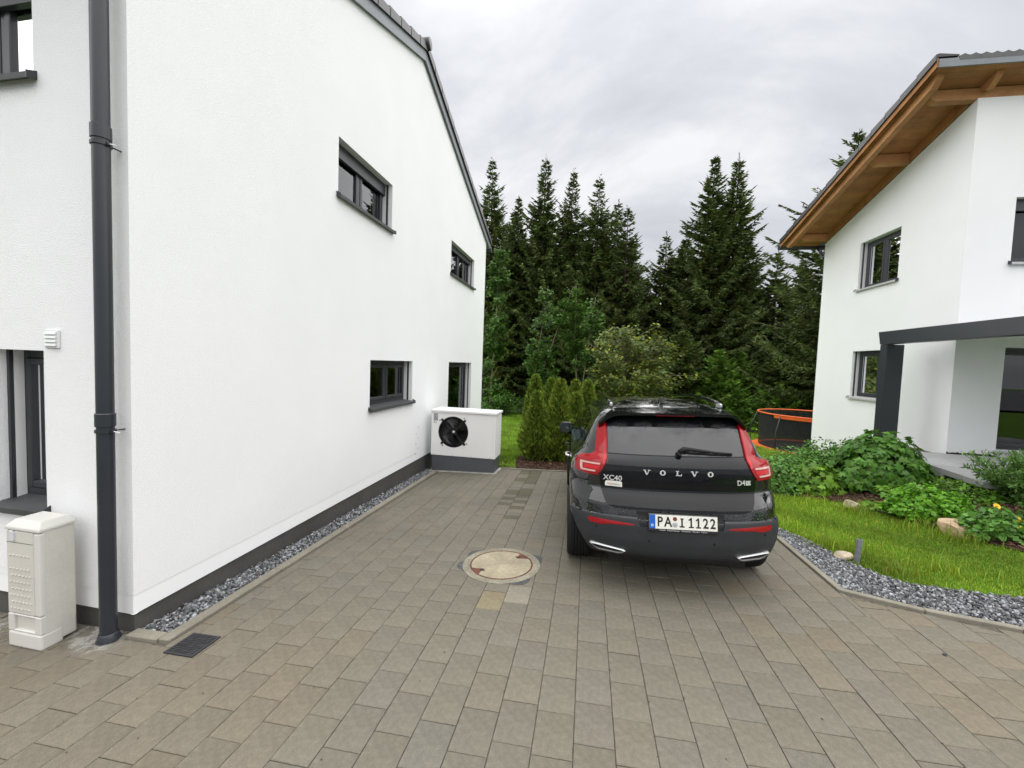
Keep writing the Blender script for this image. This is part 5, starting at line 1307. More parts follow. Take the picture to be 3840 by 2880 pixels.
def unit(a): return a / np.maximum(np.linalg.norm(a, axis=-1, keepdims=True), 1e-9)
def blades(base, d, n, length, width, col, mat_, name, bend=None):
    """rhombic sprays: base (k,3), direction d, flat normal n."""
    k = len(base); s = unit(np.cross(d, n))
    L = length[:, None]; Wd = width[:, None]
    mid = base + d * L * 0.45
    tip = base + d * L
    if bend is not None: tip = tip + bend * L
    V = np.stack([base, mid + s * Wd * 0.5, tip, mid - s * Wd * 0.5], 1)
    F = np.arange(4 * k).reshape(k, 4)
    return V.reshape(-1, 3), F, np.repeat(col, 4, 0)
def merge(parts):
    V = []; F = []; C = []; o = 0
    for v, f, c in parts: V.append(v); F.append(f + o); C.append(c); o += len(v)
    return np.concatenate(V), np.concatenate(F), np.concatenate(C)

def spruce_mesh(h, rmax, seed, droop=0.5, dens=1.0, gap=0.0, twig=1.0, hb=0.06, mat_=None, name='crown', tipc=(1.25, 1.3, 1.0)):
    g = np.random.default_rng(seed); parts = []
    z = h * hb; B = []
    while z < h * 0.985:
        t = (z - h * hb) / (h * (1 - hb)); R_ = 1.28 * rmax * (1 - t) ** 0.8 * min(1.0, 0.35 + (1 - t) * 2.6) * (0.8 + 0.4 * g.random()) + 0.07
        if t < 0.15: R_ *= 0.75 + 1.6 * t
        nb = int(round((7 if t < 0.8 else 5) * dens)) + (g.random() < 0.5)
        a0 = g.random() * 6.283
        for i in range(nb):
            if g.random() < gap: continue
            B.append((z + g.normal(0, 0.06), a0 + 6.283 * i / nb + g.normal(0, 0.25), R_ * g.uniform(0.45, 1.2) * (1 + 0.18 * math.sin(a0 * 0 + 6.283 * i / nb * 2 + seed + z * 0.8)), t))
        z += (0.42 - 0.20 * t) * (h / 14.0) ** 0.5 * (0.8 + 0.4 * g.random())
    bases, ds, ns, Ls, Ws, Cs = [], [], [], [], [], []
    axisV = []
    for (z0, az, r, t) in B:
        k = max(10, int(r * 44)); s = np.sort(g.uniform(0.08, 1.0, k))
        rise = 0.55 * t ** 1.5 - 0.34 * droop * (1 - t); cur = 0.28 * (1 - t * 0.5)
        ca, sa = math.cos(az), math.sin(az)
        out_ = np.array([ca, sa, 0]); lat = np.array([-sa, ca, 0])
        P = out_[None] * (s * r)[:, None] + lat[None] * (g.normal(0, 0.10) * r * s ** 2)[:, None]; P[:, 2] = z0 + r * (rise * s - 0.35 * droop * (1 - t) * s * (1 - s) * 2 + cur * s ** 2.5)
        sl = rise + cur * 2.0 * s
        side = np.where(g.random(k) < 0.5, 1.0, -1.0)
        hang = droop * (1 - t * 0.7) * g.uniform(0.4, 2.2, k)
        d = out_[None] * g.uniform(0.35, 0.9, k)[:, None] + lat[None] * (side * g.uniform(0.3, 0.95, k))[:, None]
        d[:, 2] = 0.35 * sl - hang * 0.9 + 0.15 * t
        d = unit(d)
        n_ = unit(np.cross(d, np.array([0, 0, 1.0])) + g.normal(0, 0.5, (k, 3)))
        n2 = unit(np.cross(d, n_)); pick = g.random(k) < 0.45; n_ = np.where(pick[:, None], n2, n_)
        L = (0.16 + 0.34 * (1 - s) * min(1.0, r / 1.2) + 0.06) * twig * g.uniform(0.7, 1.3, k)
        bases.append(P); ds.append(d); ns.append(n_); Ls.append(L); Ws.append(L * g.uniform(0.16, 0.30, k) + 0.018)
        v = np.exp(g.normal(0, 0.28, k)) * math.exp(g.normal(0, 0.18)); tipw = (s > 0.75) * g.random(k)
        c = v[:, None] * (1 + tipw[:, None] * (np.array(tipc) - 1)); brown = (g.random(k) < 0.07)
        c = np.where(brown[:, None], v[:, None] * np.array([1.5, 0.9, 0.7]), c); Cs.append(c)
        # needles along the bough itself
        kk = max(3, int(r * 6)); s2 = np.linspace(0.15, 0.95, kk)
        P2 = out_[None] * (s2 * r)[:, None]; P2[:, 2] = z0 + r * (rise * s2 - 0.35 * droop * (1 - t) * s2 * (1 - s2) * 2 + cur * s2 ** 2.5)
        d2 = np.repeat(out_[None], kk, 0); d2[:, 2] = rise + cur * 2 * s2; d2 = unit(d2)
        bases.append(P2); ds.append(d2); ns.append(unit(g.normal(0, 1, (kk, 3)))); Ls.append(np.full(kk, r / kk * 1.9 + 0.05)); Ws.append(np.full(kk, 0.05 + 0.02 * twig)); Cs.append(np.full((kk, 3), 0.9))
    # leader
    kk = 16; zz_ = np.linspace(h * 0.93, h, kk); P = np.zeros((kk, 3)); P[:, 2] = zz_; d = unit(np.stack([g.normal(0, 0.5, kk), g.normal(0, 0.5, kk), np.full(kk, 0.7)], 1))
    bases.append(P); ds.append(d); ns.append(unit(g.normal(0, 1, (kk, 3)))); Ls.append(np.full(kk, 0.22)); Ws.append(np.full(kk, 0.05)); Cs.append(np.full((kk, 3), 1.1))
    V, F, C = blades(np.concatenate(bases), np.concatenate(ds), np.concatenate(ns), np.concatenate(Ls), np.concatenate(Ws), np.concatenate(Cs), None, name)
    return np_mesh(name, V, F, mat_ or spruce_m, C)
def trunk(h, r0, parent, mt=bark, bend=0.0, seed=0, n=7, name='trunk', top=0.99):
    r = random.Random(seed); pts = []; rs = []
    for i in range(n + 1):
        t = i / n; pts.append((bend * math.sin(t * 3) + r.gauss(0, 0.02) * t, r.gauss(0, 0.02) * t, -0.2 + (h * top + 0.2) * t)); rs.append(max(0.012, r0 * (1 - t) ** 0.85))
    m = MB(); m.tube(pts, rs, 8); return m.build(name, mt, parent, smooth=True)
GRP = 'spruces along the forest edge'
TREES = [  # x, y, height, radius, droop, density, gap, label
    (-6.85, 27.0, 16.46, 2.3, 0.75, 1.0, 0.10, 'tall dark spruce rising right beside the left house eaves'),
    (-5.36, 29.0, 14.7, 1.9, 0.7, 1.0, 0.05, 'shorter spruce tucked between the house corner spruce and the tallest one on the left'),
    (-3.34, 27.5, 16.63, 2.5, 0.85, 1.0, 0.08, 'tallest spruce of the left group with drooping twigs and a spire top'),
    (-1.52, 28.0, 15.83, 2.3, 0.9, 1.0, 0.10, 'ragged spruce right of the tallest one in the left group'),
    (0.16, 27.0, 14.86, 2.5, 0.8, 0.9, 0.15, 'open topped spruce behind the hazel bush in the left group'),
    (1.51, 28.5, 13.78, 2.0, 0.8, 0.9, 0.15, 'spruce with a blunt shoulder beside the open topped one'),
    (1.98, 26.5, 12.61, 2.3, 0.7, 0.8, 0.25, 'sparse spruce at the right end of the left group'),
    (4.92, 30.0, 12.0, 2.5, 0.55, 0.9, 0.15, 'thin pointed spruce in the gap left of the twin spruces'),
    (6.38, 32.0, 11.76, 2.0, 0.5, 0.9, 0.15, 'small spruce top peeping out just left of the twin spruces'),
    (6.57, 25.5, 15.1, 2.45, 0.55, 1.15, 0.02, 'left one of the tall twin spruces behind the car'),
    (7.96, 26.0, 15.3, 2.35, 0.55, 1.1, 0.03, 'right one of the tall twin spruces behind the car'),
    (9.89, 29.0, 11.08, 2.3, 0.55, 0.9, 0.15, 'lower spruce leaning out right of the twin spruces'),
    (11.18, 28.0, 10.4, 2.2, 0.45, 0.8, 0.30, 'thin see-through spruce left of the right house eaves'),
    (11.3, 21.0, 13.66, 3.6, 0.55, 1.25, 0.02, 'broad dark spruce partly hidden behind the right house'),
]
BACK = [(-6.0, 31, 14.6, 2.6), (-3.9, 31.5, 14.2, 2.6), (-1.9, 31, 13.9, 2.6), (0.5, 31, 12.4, 2.6), (2.6, 29.5, 10.6, 2.5), (6.0, 29, 11.5, 2.8), (-7.1, 33, 14.0, 2.6), (-4.8, 33, 13.4, 2.6), (-2.8, 34, 13.6, 2.6), (-0.6, 33, 12.6, 2.6), (1.5, 33, 11.2, 2.5), (4.1, 34, 9.6, 2.8), (8.0, 34, 10.6, 2.8), (12.8, 34, 9.0, 2.9), (14.9, 33, 11.0, 2.6), (4.05, 29, 7.6, 2.6), (2.9, 31, 9.0, 2.6), (-8.7, 30, 13.5, 2.6)]
for i, (x, y, h, r_, dr, de, ga, lab) in enumerate(TREES):
    t = empty('spruce_tree', lab, 'tree', (x, y, hz(x, y) - 0.05), rz=i * 1.3, group=GRP)
    trunk(h, 0.19, t, seed=i, bend=0.06)
    obj_from('crown', spruce_mesh(h, r_, 100 + i, dr, de, ga, 1.0 if r_ < 3.5 else 0.85), t)
bm_ = [spruce_mesh(12.0, 2.6, 300 + i, 0.7, 1.0, 0.05, 1.25) for i in range(4)]
btr = MB()
for i, (x, y, h, r_) in enumerate(BACK):
    t = empty('spruce_tree', 'dark spruce in the second row, hidden but for gaps between the front spruces', 'tree', (x, y, hz(x, y) - 0.05), rz=i * 2.1, group='spruces of the second row')
    k = h / 12.0
    tr_o = trunk(h, 0.17, t, seed=50 + i); o = obj_from('crown', bm_[i % 4], t); o.scale = (r_ / 2.6, r_ / 2.6, k)
YOUNG = [(6.71, 23.0, 3.9, 1.25, 'bright green young conifer in front of the twin spruces'), (7.84, 23.5, 3.9, 1.2, 'second bright green young conifer, just right of its twin behind the car'), (7.1, 22.4, 2.4, 1.0, 'small light green conifer behind the car roof, lowest of the young ones'),
         (9.97, 23.0, 4.2, 1.9, 'low wide conifer left of the trampoline net'), (11.2, 24.0, 6.2, 2.4, 'middle sized conifer behind the trampoline'), (4.9, 23.2, 4.6, 2.0, 'low dark conifer behind the middle of the car roof'), (9.0, 21.5, 2.2, 1.1, 'knee high conifer at the left rim of the trampoline')]
for i, (x, y, h, r_, lab) in enumerate(YOUNG):
    t = empty('young_conifer', lab, 'tree', (x, y, hz(x, y) - 0.05), rz=i, group='young conifers at the forest edge')
    trunk(h, 0.07, t, seed=80 + i)
    obj_from('crown', spruce_mesh(h, r_, 200 + i, 0.35, 1.2, 0.0, 0.9, hb=0.04, mat_=young_m if i < 3 or i == 6 else spruce_m, tipc=(1.5, 1.6, 1.1)), t)

# broad leaved trees
def leaf_cloud(pts, nrm, size, g, shape='oval', col=None, flat=0.35, fold=0.0):
    """leaf polygons at pts facing nrm; returns quads."""
    k = len(pts); n_ = unit(nrm + g.normal(0, flat, (k, 3))); a = unit(np.cross(n_, g.normal(0, 1, (k, 3)))); b = np.cross(n_, a); s = (size * g.uniform(0.65, 1.3, k))[:, None]
    if shape == 'oval':
        V = np.stack([pts, pts + a * s * 0.5 + b * s * 0.32, pts + a * s, pts + a * s * 0.5 - b * s * 0.32], 1); F = np.arange(4 * k).reshape(k, 4); nv = 4
    else:                                             # five lobed leaf
        P2 = [(0, 0), (0.12, 0.42), (0.42, 0.24), (0.55, 0.58), (0.68, 0.22), (1.08, 0.0), (0.68, -0.22), (0.55, -0.58), (0.42, -0.24), (0.12, -0.42)]
        V = np.stack([pts + a * s * x + b * s * y - n_ * s * (0.22 * x * x + 0.25 * y * y) for x, y in P2] + [pts + a * s * 0.40], 1); nv = 11
        f = np.array([(10, i, (i + 1) % 10) for i in range(10)]); F = (f[None] + nv * np.arange(k)[:, None, None]).reshape(-1, 3)
    return V.reshape(-1, 3), F, np.repeat(col, nv, 0)
def tint(k, g, v=0.25, warm=0.1):
    b = np.exp(g.normal(0, v, k)); w_ = g.normal(0, warm, k); return np.stack([b * (1 + w_), b, b * (1 - 0.5 * w_)], 1)
def broad_tree(name, lab, x, y, h, r_, mt, bk, seed, leaf=0.16, nleaf=2600, crown0=0.25, stems=1, bushy=1.0, cat='tree', group=None, yellow=0.0):
    g = np.random.default_rng(seed); t = empty(name, lab, cat, (x, y, hz(x, y) - 0.03), rz=seed, group=group)
    segs = []; m = MB()
    for s in range(stems):
        ox, oy = (g.normal(0, 0.15 * (stems > 1)), g.normal(0, 0.15 * (stems > 1))); lean = g.normal(0, 0.03 + 0.10 * (stems > 1), 2); hh = h * g.uniform(0.8, 1.0) if s else h
        pts = [(ox + lean[0] * hh * (i / 8) + g.normal(0, 0.02), oy + lean[1] * hh * (i / 8), hh * i / 8 - 0.1) for i in range(9)]
        m.tube(pts, [max(0.008, (0.02 + 0.0042 * h) * (1 - i / 8.5)) for i in range(9)], 6)
        nb = int(hh * 7 * bushy)
        for b in range(nb):
            z = g.uniform(crown0, 0.97); p0 = np.array(pts[min(7, int(z * 8))]) * (1 - (z * 8 % 1)) + np.array(pts[min(8, int(z * 8) + 1)]) * (z * 8 % 1)
            rr_ = r_ * (math.sin(math.pi * min(1, (z - crown0) / (1 - crown0) * 0.75 + 0.22)) ** 0.8) * g.uniform(0.5, 1.15); az = g.uniform(0, 6.283)
            p1 = p0 + np.array([math.cos(az) * rr_, math.sin(az) * rr_, rr_ * g.uniform(0.1, 0.75)]); segs.append((p0, p1))
            pm = (p0 + p1) / 2 + np.array([0, 0, 0.08 * rr_]); m.tube([p0, pm, p1], [0.014, 0.010, 0.004], 4, cap=False)
    m.build('trunk', bk, t, smooth=True)
    w_ = np.array([np.linalg.norm(b - a) for a, b in segs]); idx = g.choice(len(segs), nleaf, p=w_ / w_.sum()); f = g.beta(2.0, 1.1, nleaf)[:, None]
    A0 = np.array([s[0] for s in segs])[idx]; A1 = np.array([s[1] for s in segs])[idx]
    P = A0 * (1 - f) + A1 * f + g.normal(0, 0.09, (nleaf, 3)); nn = np.tile(np.array([0, 0, 1.0]), (nleaf, 1)) + 0.5 * unit(P * np.array([1, 1, 0]))
    c = tint(nleaf, g, 0.25, 0.08)
    if yellow: c = np.where((g.random(nleaf) < yellow)[:, None], c * np.array([2.4, 1.8, 0.9]), c)
    V, F, C = leaf_cloud(P, nn, leaf, g, 'oval', c, 0.45)
    obj_from('crown', np_mesh('crown', V, F, mt, C), t); return t
broad_tree('ash_tree', 'slim grey green ash sapling just beside the left house corner', -5.3, 22.0, 9.4, 0.95, ash_m, bark_pale, 1, 0.19, 4200, 0.15)
broad_tree('ash_tree', 'slim ash sapling with two pale stems behind the left hedge shrubs', -3.24, 21.0, 7.1, 0.60, ash_m, bark_pale, 2, 0.17, 3000, 0.30, stems=2)
broad_tree('ash_tree', 'slim ash sapling with pale bare stems left of the hazel bush', -0.29, 21.5, 7.2, 0.75, ash_m, bark_pale, 3, 0.17, 3000, 0.35, stems=2)
broad_tree('hazel_bush', 'broad hazel bush with yellowish shoots in front of the dark spruces', 1.75, 19.5, 4.6, 2.0, hazel_m, bark_pale, 4, 0.17, 7000, 0.12, stems=5, bushy=1.2, cat='bush', yellow=0.22)
broad_tree('undergrowth_bush', 'low leafy bush at the forest edge above the heat pump lid', -4.9, 22.0, 1.6, 0.9, leaf_m, bark, 5, 0.14, 2200, 0.05, stems=4, bushy=1.5, cat='bush')
broad_tree('undergrowth_bush', 'leafy bush behind the tops of the left hedge shrubs', -1.8, 22.0, 2.9, 1.0, leaf_m, bark, 6, 0.15, 2400, 0.1, stems=3, bushy=1.2, cat='bush')
broad_tree('undergrowth_bush', 'round leafy bush peeping out between hazel and hedge', 0.2, 20.5, 2.2, 0.9, leaf_m, bark, 7, 0.14, 1800, 0.1, stems=3, cat='bush')
floor_m = mat('forest_floor', (0.022, 0.020, 0.012), 0.95, noise=[(2, 0.4, 5), (15, 0.4, 4)])
sheet('forest_floor', [(-40, 24.2), (-7, 23.6), (-2, 23.0), (2, 21.8), (6, 21.5), (9.5, 20.5), (14, 19.5), (40, 19), (40, 70), (-40, 70)], floor_m, 0.03, 3.0)
# undergrowth mass
g = np.random.default_rng(41); k = 16000
x = g.uniform(-9, 16, k); y = 22.5 + 8 * g.random(k) ** 1.5 + np.where(x > 9, -2.0, 0); z = np.array([hz(a, b) for a, b in zip(x, y)]) + 0.9 * g.random(k) ** 1.8
V, F, C = leaf_cloud(np.stack([x, y, z], 1), np.tile([0, 0, 1.0], (k, 1)), 0.17, g, 'oval', tint(k, g, 0.35, 0.12) * 0.7, 0.6)
tag(obj_from('undergrowth', np_mesh('undergrowth', V, F, leaf_m, C)), kind='stuff')

# thuja hedge shrubs
def thuja(h, r_, seed):
    g = np.random.default_rng(seed); k = int(5200 * h / 1.6); z = g.random(k) ** 0.9; ph = g.uniform(0, 6.283, k)
    lob = 1 + 0.16 * np.sin(ph * 3 + z * 5 + seed) + 0.10 * np.sin(ph * 5 - z * 9)
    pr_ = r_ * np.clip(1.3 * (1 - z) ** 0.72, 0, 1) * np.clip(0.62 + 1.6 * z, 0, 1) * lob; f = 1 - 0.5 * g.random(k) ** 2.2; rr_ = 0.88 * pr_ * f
    P = np.stack([rr_ * np.cos(ph), rr_ * np.sin(ph), z * h * 0.95], 1); out_ = np.stack([np.cos(ph), np.sin(ph), np.zeros(k)], 1)
    d = unit(out_ * g.uniform(0.25, 0.8, k)[:, None] + np.array([0, 0, 1.0]) * g.uniform(0.5, 1.1, k)[:, None] + g.normal(0, 0.22, (k, 3)))
    n_ = unit(np.cross(d, out_) + 0.5 * g.normal(0, 1, (k, 3))); L = g.uniform(0.06, 0.14, k); 
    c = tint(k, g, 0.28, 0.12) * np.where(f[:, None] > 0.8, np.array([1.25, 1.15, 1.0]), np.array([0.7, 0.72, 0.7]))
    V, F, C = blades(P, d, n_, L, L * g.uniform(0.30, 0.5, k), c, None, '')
    return np_mesh('foliage', V, F, thuja_m, C)
TH = [(-1.07, 8.85, 1.52, 0.33, 'front left hedge shrub at the corner of the mulch bed, the short one'), (-0.57, 8.85, 1.80, 0.36, 'front hedge shrub nearest the car mirror, full and pointed'), (-1.28, 10.2, 1.98, 0.36, 'tall hedge shrub behind the short front left one'),
      (-0.86, 9.95, 1.88, 0.35, 'hedge shrub visible in the gap between the two front ones'), (-0.28, 9.95, 1.84, 0.34, 'hedge shrub behind, just right of the full pointed front one'), (0.02, 9.25, 1.78, 0.34, 'rightmost hedge shrub, next to the car roof'), (-0.22, 9.0, 1.50, 0.30, 'short hedge shrub half hidden by the car window')]
for i, (x, y, h, r_, lab) in enumerate(TH):
    t = empty('thuja_shrub', lab, 'hedge shrub', (x, y, hz(x, y) + 0.01), rz=i, group='columnar hedge shrubs at the end of the driveway')
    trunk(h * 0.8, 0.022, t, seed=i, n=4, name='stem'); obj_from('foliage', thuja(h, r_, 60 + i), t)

# garden plants
def mound(name, lab, x, y, h, rx, ry, mt, seed, nl, leaf, shape='oval', cat='plant', col=(1, 1, 1), flat=0.5, var=0.22, open_=0.35, stems=14, up_=0.5, warm=0.08):
    g = np.random.default_rng(seed); t = empty(name, lab, cat, (x, y, hz(x, y)), rz=0)
    th = g.uniform(0, 6.283, nl); u = g.random(nl) ** 0.7; ph = np.arccos(1 - u * 0.98)
    d = np.stack([np.sin(ph) * np.cos(th), np.sin(ph) * np.sin(th), np.cos(ph)], 1)
    f = 1 - open_ * g.random(nl) ** 1.8
    bump = 1 + 0.07 * np.sin(th * 4 + seed) * np.sin(ph * 3) + 0.06 * np.sin(th * 7 + ph * 5)
    P = d * np.array([rx, ry, h]) * (f * bump)[:, None]; P[:, 2] = np.maximum(P[:, 2], 0.01)
    n_ = unit(d * np.array([1 / rx, 1 / ry, 1 / h]) * min(rx, h)) + np.array([0, 0, up_])
    c = tint(nl, g, var, warm) * np.array(col)
    V, F, C = leaf_cloud(P, n_, leaf, g, shape, c, flat); obj_from('leaves', np_mesh('leaves', V, F, mt, C), t)
    m = MB()
    for i in range(stems):
        a = g.uniform(0, 6.283); q = g.uniform(0.3, 0.8); m.tube([(0.05 * math.cos(a), 0.05 * math.sin(a), -0.05), (rx * 0.5 * q * math.cos(a), ry * 0.5 * q * math.sin(a), h * 0.5), (rx * q * math.cos(a), ry * q * math.sin(a), h * 0.85 * math.sqrt(max(0.05, 1 - q * q)))], [0.008, 0.006, 0.003], 4, cap=False)
    m.build('stems', bark, t, smooth=True); return t
mound('lobed_shrub', 'big round shrub with dark green maple like leaves in front of the pergola post', 4.56, 7.30, 0.84, 0.62, 0.56, leaf_m, 71, 2100, 0.105, 'lobed', 'shrub', (0.85, 0.95, 0.75), 0.32, 0.2, 0.28, 22, 0.3)
mound('lobed_shrub', 'yellow green young plant with lobed leaves left of the big round shrub', 3.62, 7.20, 0.50, 0.36, 0.30, leaf_m, 72, 260, 0.11, 'lobed', 'plant', (1.5, 1.35, 0.7), 0.4, 0.25, 0.5)
mound('low_shrub', 'pale green small leaved cover shrub right behind the car flank', 3.20, 7.45, 0.58, 0.48, 0.45, leaf_m, 73, 2400, 0.055, 'oval', 'shrub', (1.25, 1.25, 1.4), 0.6, 0.25)
mound('low_shrub', 'pale green cover shrub between the yellow green plant and the house wall', 3.75, 7.95, 0.62, 0.55, 0.45, leaf_m, 74, 2400, 0.06, 'oval', 'shrub', (1.15, 1.2, 1.25), 0.6, 0.25)
mound('feathery_shrub', 'dark feathery shrub rising in front of the far corner of the right house', 4.16, 8.15, 0.72, 0.42, 0.40, leaf_m, 75, 2200, 0.06, 'oval', 'shrub', (0.85, 0.95, 0.7), 0.8, 0.3, 0.5)
mound('feathery_shrub', 'reddish tipped feathery shrub under the lower window of the right house', 4.82, 8.35, 0.70, 0.45, 0.35, leaf_m, 76, 1800, 0.06, 'oval', 'shrub', (1.0, 0.85, 0.75), 0.8, 0.35, 0.5)
mound('low_shrub', 'loose pale shrub filling the gap behind the big lobed shrub', 4.35, 7.75, 0.55, 0.55, 0.4, leaf_m, 77, 1600, 0.06, 'oval', 'shrub', (1.1, 1.15, 1.1), 0.6, 0.3)
mound('peony_plant', 'bright green leafy mound in the middle of the flower bed', 4.30, 5.98, 0.37, 0.44, 0.36, leaf_m, 78, 2600, 0.06, 'oval', 'plant', (1.25, 1.5, 0.45), 0.55, 0.22, 0.4)
mound('marigold_plant', 'grey green plant with three yellow flowers at the right picture edge', 4.52, 5.28, 0.27, 0.38, 0.30, leaf_m, 79, 1300, 0.07, 'oval', 'plant', (1.0, 1.1, 1.0), 0.6, 0.2, 0.5)
mound('low_mound_plant', 'low olive green mound below the terrace edge', 5.02, 6.35, 0.27, 0.42, 0.28, leaf_m, 80, 1500, 0.05, 'oval', 'plant', (1.0, 1.0, 0.6), 0.7, 0.3)
mound('strawberry_patch', 'pale green strawberry like leaves at the foot of the big lobed shrub', 4.72, 6.75, 0.15, 0.55, 0.24, leaf_m, 81, 520, 0.08, 'lobed', 'plant', (1.4, 1.35, 0.9), 0.35, 0.25, 0.8, 6, 1.2)
mound('strawberry_patch', 'small light leaves creeping over the mulch left of the bright green mound', 4.0, 6.35, 0.09, 0.22, 0.20, leaf_m, 82, 170, 0.07, 'lobed', 'plant', (1.5, 1.45, 0.8), 0.35, 0.25, 0.8, 4, 1.2)
mound('creeping_plant', 'loose creeping plants on the bank just under the terrace slabs', 5.2, 6.75, 0.16, 0.40, 0.7, leaf_m, 83, 1300, 0.05, 'oval', 'plant', (0.9, 0.95, 0.8), 0.7, 0.3, 0.8)
mound('creeping_plant', 'low dull green creeping plants along the front edge of the terrace slabs', 5.85, 6.05, 0.22, 0.65, 0.22, leaf_m, 84, 1300, 0.05, 'oval', 'plant', (0.9, 0.95, 0.75), 0.7, 0.3, 0.8)
# lavender like tall loose plant with thin stems
t = empty('tall_loose_plant', 'tall grey green plant with fine white flowers at the right picture edge', 'plant', (5.45, 6.15, hz(5.45, 6.15)))
g = np.random.default_rng(91); m = MB(); P = []; D_ = []
for i in range(130):
    a = g.uniform(0, 6.283); q = g.random() ** 0.6 * 0.42; hh = g.uniform(0.35, 0.78) * (1 - 0.5 * q); b = np.array([0.25 * q * math.cos(a), 0.25 * q * math.sin(a), 0]); e_ = np.array([1.5 * q * math.cos(a), 1.1 * q * math.sin(a), hh])
    m.tube([b, (b + e_) / 2 + np.array([0, 0, 0.06]), e_], [0.003, 0.0025, 0.0015], 3, cap=False)
    for f in g.random(60): P.append(b * (1 - f) + e_ * f + np.array([0, 0, 0.06 * 4 * f * (1 - f)])); D_.append(e_ - b)
m.build('stems', foliage('stem_green', (0.07, 0.10, 0.05)), t)
P = np.array(P); k = len(P); d = unit(unit(np.array(D_)) * 0.6 + g.normal(0, 0.6, (k, 3))); L = g.uniform(0.03, 0.085, k)
V, F, C = blades(P, d, unit(g.normal(0, 1, (k, 3))), L, L * 0.28, tint(k, g, 0.3, 0.1) * np.array([1.3, 1.15, 1.7]), None, '')
obj_from('leaves', np_mesh('leaves', V, F, leaf_m, C), t)
fl = g.random(k) < 0.035; P2 = P[fl]; k2 = len(P2)
V, F, C = leaf_cloud(P2, g.normal(0, 1, (k2, 3)), 0.018, g, 'oval', np.ones((k2, 3)), 0.5); obj_from('small_flowers', np_mesh('small_flowers', V, F, white_pvc, C), t)
# yellow flowers
yel = mat('yellow_petal', (0.80, 0.52, 0.01), 0.5); yel_d = mat('orange_disc', (0.55, 0.20, 0.01), 0.7)
stem_m = mat('flower_stem', (0.06, 0.12, 0.03), 0.6)
for i, (x, y, dz_, lab) in enumerate([(4.50, 5.36, 0.28, 'yellow flower standing highest above the grey green plant'), (4.55, 5.19, 0.19, 'yellow flower in the middle of the grey green plant'), (4.50, 5.09, 0.12, 'half hidden yellow flower lowest on the grey green plant')]):
    F_ = empty('yellow_flower', lab, 'flower', (x, y, hz(x, y))); 
    m = MB(); m.tube([(0.01, 0.01, 0), (0, 0.0, dz_)], 0.003, 5); m.build('stem', stem_m, F_)
    Mh = Matrix.Translation((0, -0.004, dz_)) @ Matrix.Rotation(R(58), 4, 'X')
    m = MB()
    for j in range(14):
        a = 2 * math.pi * j / 14; c_, s_ = math.cos(a), math.sin(a)
        m.add([Mh @ Vector((r0_ * c_ - w0_ * s_, r0_ * s_ + w0_ * c_, z0_)) for r0_, w0_, z0_ in ((0.008, -0.004, 0), (0.028, -0.006, 0.006), (0.036, 0, 0.003), (0.028, 0.006, 0.006), (0.008, 0.004, 0))], [(0, 1, 2, 3, 4)])
    m.build('petals', yel, F_)
    m = MB(); m.lathe([(0.0, 0.008), (0.008, 0.006), (0.012, 0.0)], 12, Mh); m.build('flower_disc', yel_d, F_)
# mulch chips
chip_m = mat('bark_chip', (0.075, 0.036, 0.020), 0.9, attr=True)
def chips(poly, n, name, seed):
    g = np.random.default_rng(seed); x0, x1 = min(p[0] for p in poly), max(p[0] for p in poly); y0, y1 = min(p[1] for p in poly), max(p[1] for p in poly); P = []
    while len(P) < n:
        x, y = g.uniform(x0, x1), g.uniform(y0, y1)
        if inside((x, y), poly): P.append((x, y, hz(x, y) + 0.018 + 0.015 * g.random()))
    P = np.array(P); k = n; d = unit(np.stack([g.normal(0, 1, k), g.normal(0, 1, k), g.normal(0, 0.25, k)], 1)); n_ = unit(np.array([0, 0, 1.0]) + g.normal(0, 0.35, (k, 3))); L = g.uniform(0.02, 0.06, k)
    V, F, C = blades(P, d, n_, L, L * 0.45, tint(k, g, 0.45, 0.15), None, ''); tag(obj_from(name, np_mesh(name, V, F, chip_m, C)), kind='stuff')
chips([(3.3, 6.9), (3.75, 6.6), (4.0, 5.9), (4.2, 5.1), (4.5, 4.6), (5.6, 4.6), (5.3, 6.3), (5.1, 7.2), (4.0, 7.4)], 7000, 'mulch_chips', 5)
chips([(-1.32, 7.93), (0.6, 7.93), (0.6, 9.3), (-1.4, 9.2)], 4500, 'mulch_chips', 6)

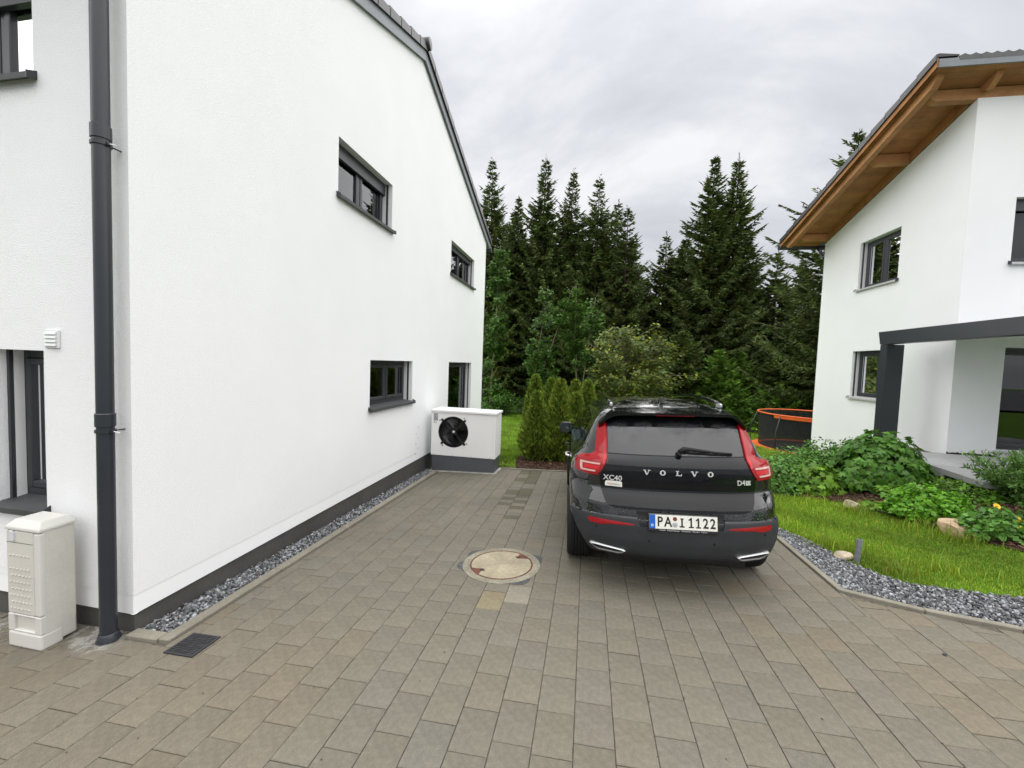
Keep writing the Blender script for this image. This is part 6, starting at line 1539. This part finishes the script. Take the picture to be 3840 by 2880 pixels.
# grass
def grass(region, n, name, hmin, hmax, width, seed, col=(1, 1, 1), patch=0.35):
    g = np.random.default_rng(seed); P = region(g, n); n = len(P)
    P = np.array([(x, y, hz(x, y) - 0.004) for x, y in P])
    az = g.uniform(0, 6.283, n); L = g.uniform(hmin, hmax, n) * (1 + 0.9 * (g.random(n) < 0.03)); lean = g.uniform(0.1, 0.75, n)
    o_ = np.stack([np.cos(az), np.sin(az), np.zeros(n)], 1); s = np.stack([-np.sin(az), np.cos(az), np.zeros(n)], 1) * (width * g.uniform(0.7, 1.3, n))[:, None] / 2
    mid = P + o_ * (L * lean * 0.3)[:, None]; mid[:, 2] += L * 0.6; tip = P + o_ * (L * lean)[:, None]; tip[:, 2] += L * (1 - 0.35 * lean)
    V = np.stack([P - s, P + s, mid + s * 0.8, mid - s * 0.8, tip], 1).reshape(-1, 3)
    f = np.array([(0, 1, 2), (0, 2, 3), (3, 2, 4)]); F = (f[None] + 5 * np.arange(n)[:, None, None]).reshape(-1, 3)
    pat = 1 + patch * np.sin(P[:, 0] * 3.1 + 1.3 * np.sin(P[:, 1] * 2.3)) * np.sin(P[:, 1] * 2.7 + 1.1 * np.sin(P[:, 0] * 1.9)); b = np.exp(g.normal(0, 0.25, n)) * pat
    dry = g.random(n) < 0.11; wv = g.normal(0, 0.10, n)
    c = np.stack([b * (1 + wv), b, b], 1) * np.array(col); c = np.where(dry[:, None], b[:, None] * np.array([1.9, 1.1, 1.6]), c)
    tag(obj_from(name, np_mesh(name, V, F, grass_m, np.repeat(c, 5, 0))), kind='stuff')
def reg_right(g, n):
    o_ = []
    while len(o_) < n:
        x = 2.25 + 4.2 * g.random() ** 1.6; y = g.uniform(3.5, 8.2)
        if x < 2.30 and y > 5.4: continue
        if y < lawn_y(x) - 0.02 + 0.05 * math.sin(x * 17) + 0.03 * math.sin(x * 41) or inside((x, y), BED) and not g.random() < 0.015: continue
        if inside((x, y), gr_poly) and g.random() > 0.03: continue
        o_.append((x, y))
    return o_
grass(reg_right, 60000, 'grass', 0.018, 0.046, 0.005, 1, (1.0, 1.0, 1.0))
def reg_tall(g, n):
    o_ = []; cl = [(2.45, 5.5), (2.6, 5.0), (2.95, 4.35), (3.4, 4.5), (3.9, 5.55), (4.1, 5.3), (3.3, 6.6), (2.55, 6.1), (3.7, 6.2), (4.3, 4.5), (3.9, 4.2), (2.8, 4.75), (4.05, 5.15), (3.6, 6.3)]
    for cx_, cy_ in cl:
        for _ in range(n // len(cl)): o_.append((cx_ + g.normal(0, 0.10), cy_ + g.normal(0, 0.10)))
    return o_
grass(reg_tall, 1500, 'tall_grass', 0.08, 0.19, 0.006, 2, (1.15, 1.05, 1.2))
def reg_left(g, n):
    o_ = []
    while len(o_) < n:
        y = 8.0 + 15.5 * g.random() ** 2.0; x = g.uniform(-3.0 - 0.15 * (y - 8), -0.9 + 0.03 * (y - 8))
        if inside((x, y), TH_BED) or (y < 8.4 and g.random() < 0.8): continue
        o_.append((x, y))
    return o_
grass(reg_left, 45000, 'grass', 0.05, 0.10, 0.010, 3, (0.9, 1.0, 1.0))
def reg_back(g, n):
    return [(g.uniform(2.6, 9.0), g.uniform(10, 20)) for _ in range(n)]
grass(reg_back, 14000, 'grass', 0.06, 0.12, 0.016, 4)
# little debris in the paving joints and a dark pebble
deb = MB(); g = random.Random(9)
for i in range(420):
    x = g.uniform(-2.6, 2.1); y = 1.4 + 6.2 * g.random() ** 1.2
    if g.random() < 0.75: x = X0 + W0 * round((x - X0) / W0) + g.gauss(0, 0.004)
    s = g.uniform(0.003, 0.008); a = g.uniform(0, 6.28); z = plane(x, y) + 0.003
    deb.add([(x + s * math.cos(a), y + s * math.sin(a), z), (x - s * 0.5 * math.sin(a), y + s * 0.5 * math.cos(a), z + s * 0.6), (x - s * math.cos(a), y - s * math.sin(a), z), (x + s * 0.5 * math.sin(a), y - s * 0.5 * math.cos(a), z + s * 0.4)], [(0, 1, 2), (0, 2, 3), (0, 3, 1), (1, 3, 2)])
o = deb.build('plant_debris', mat('dry_debris', (0.06, 0.035, 0.02), 0.9)); tag(o, kind='stuff')
stone('pebble', 'single dark pebble lying on the paving at the right', (2.40, 3.10, plane(2.4, 3.1) + 0.008), (0.014, 0.011, 0.010), 3, plinth_m)
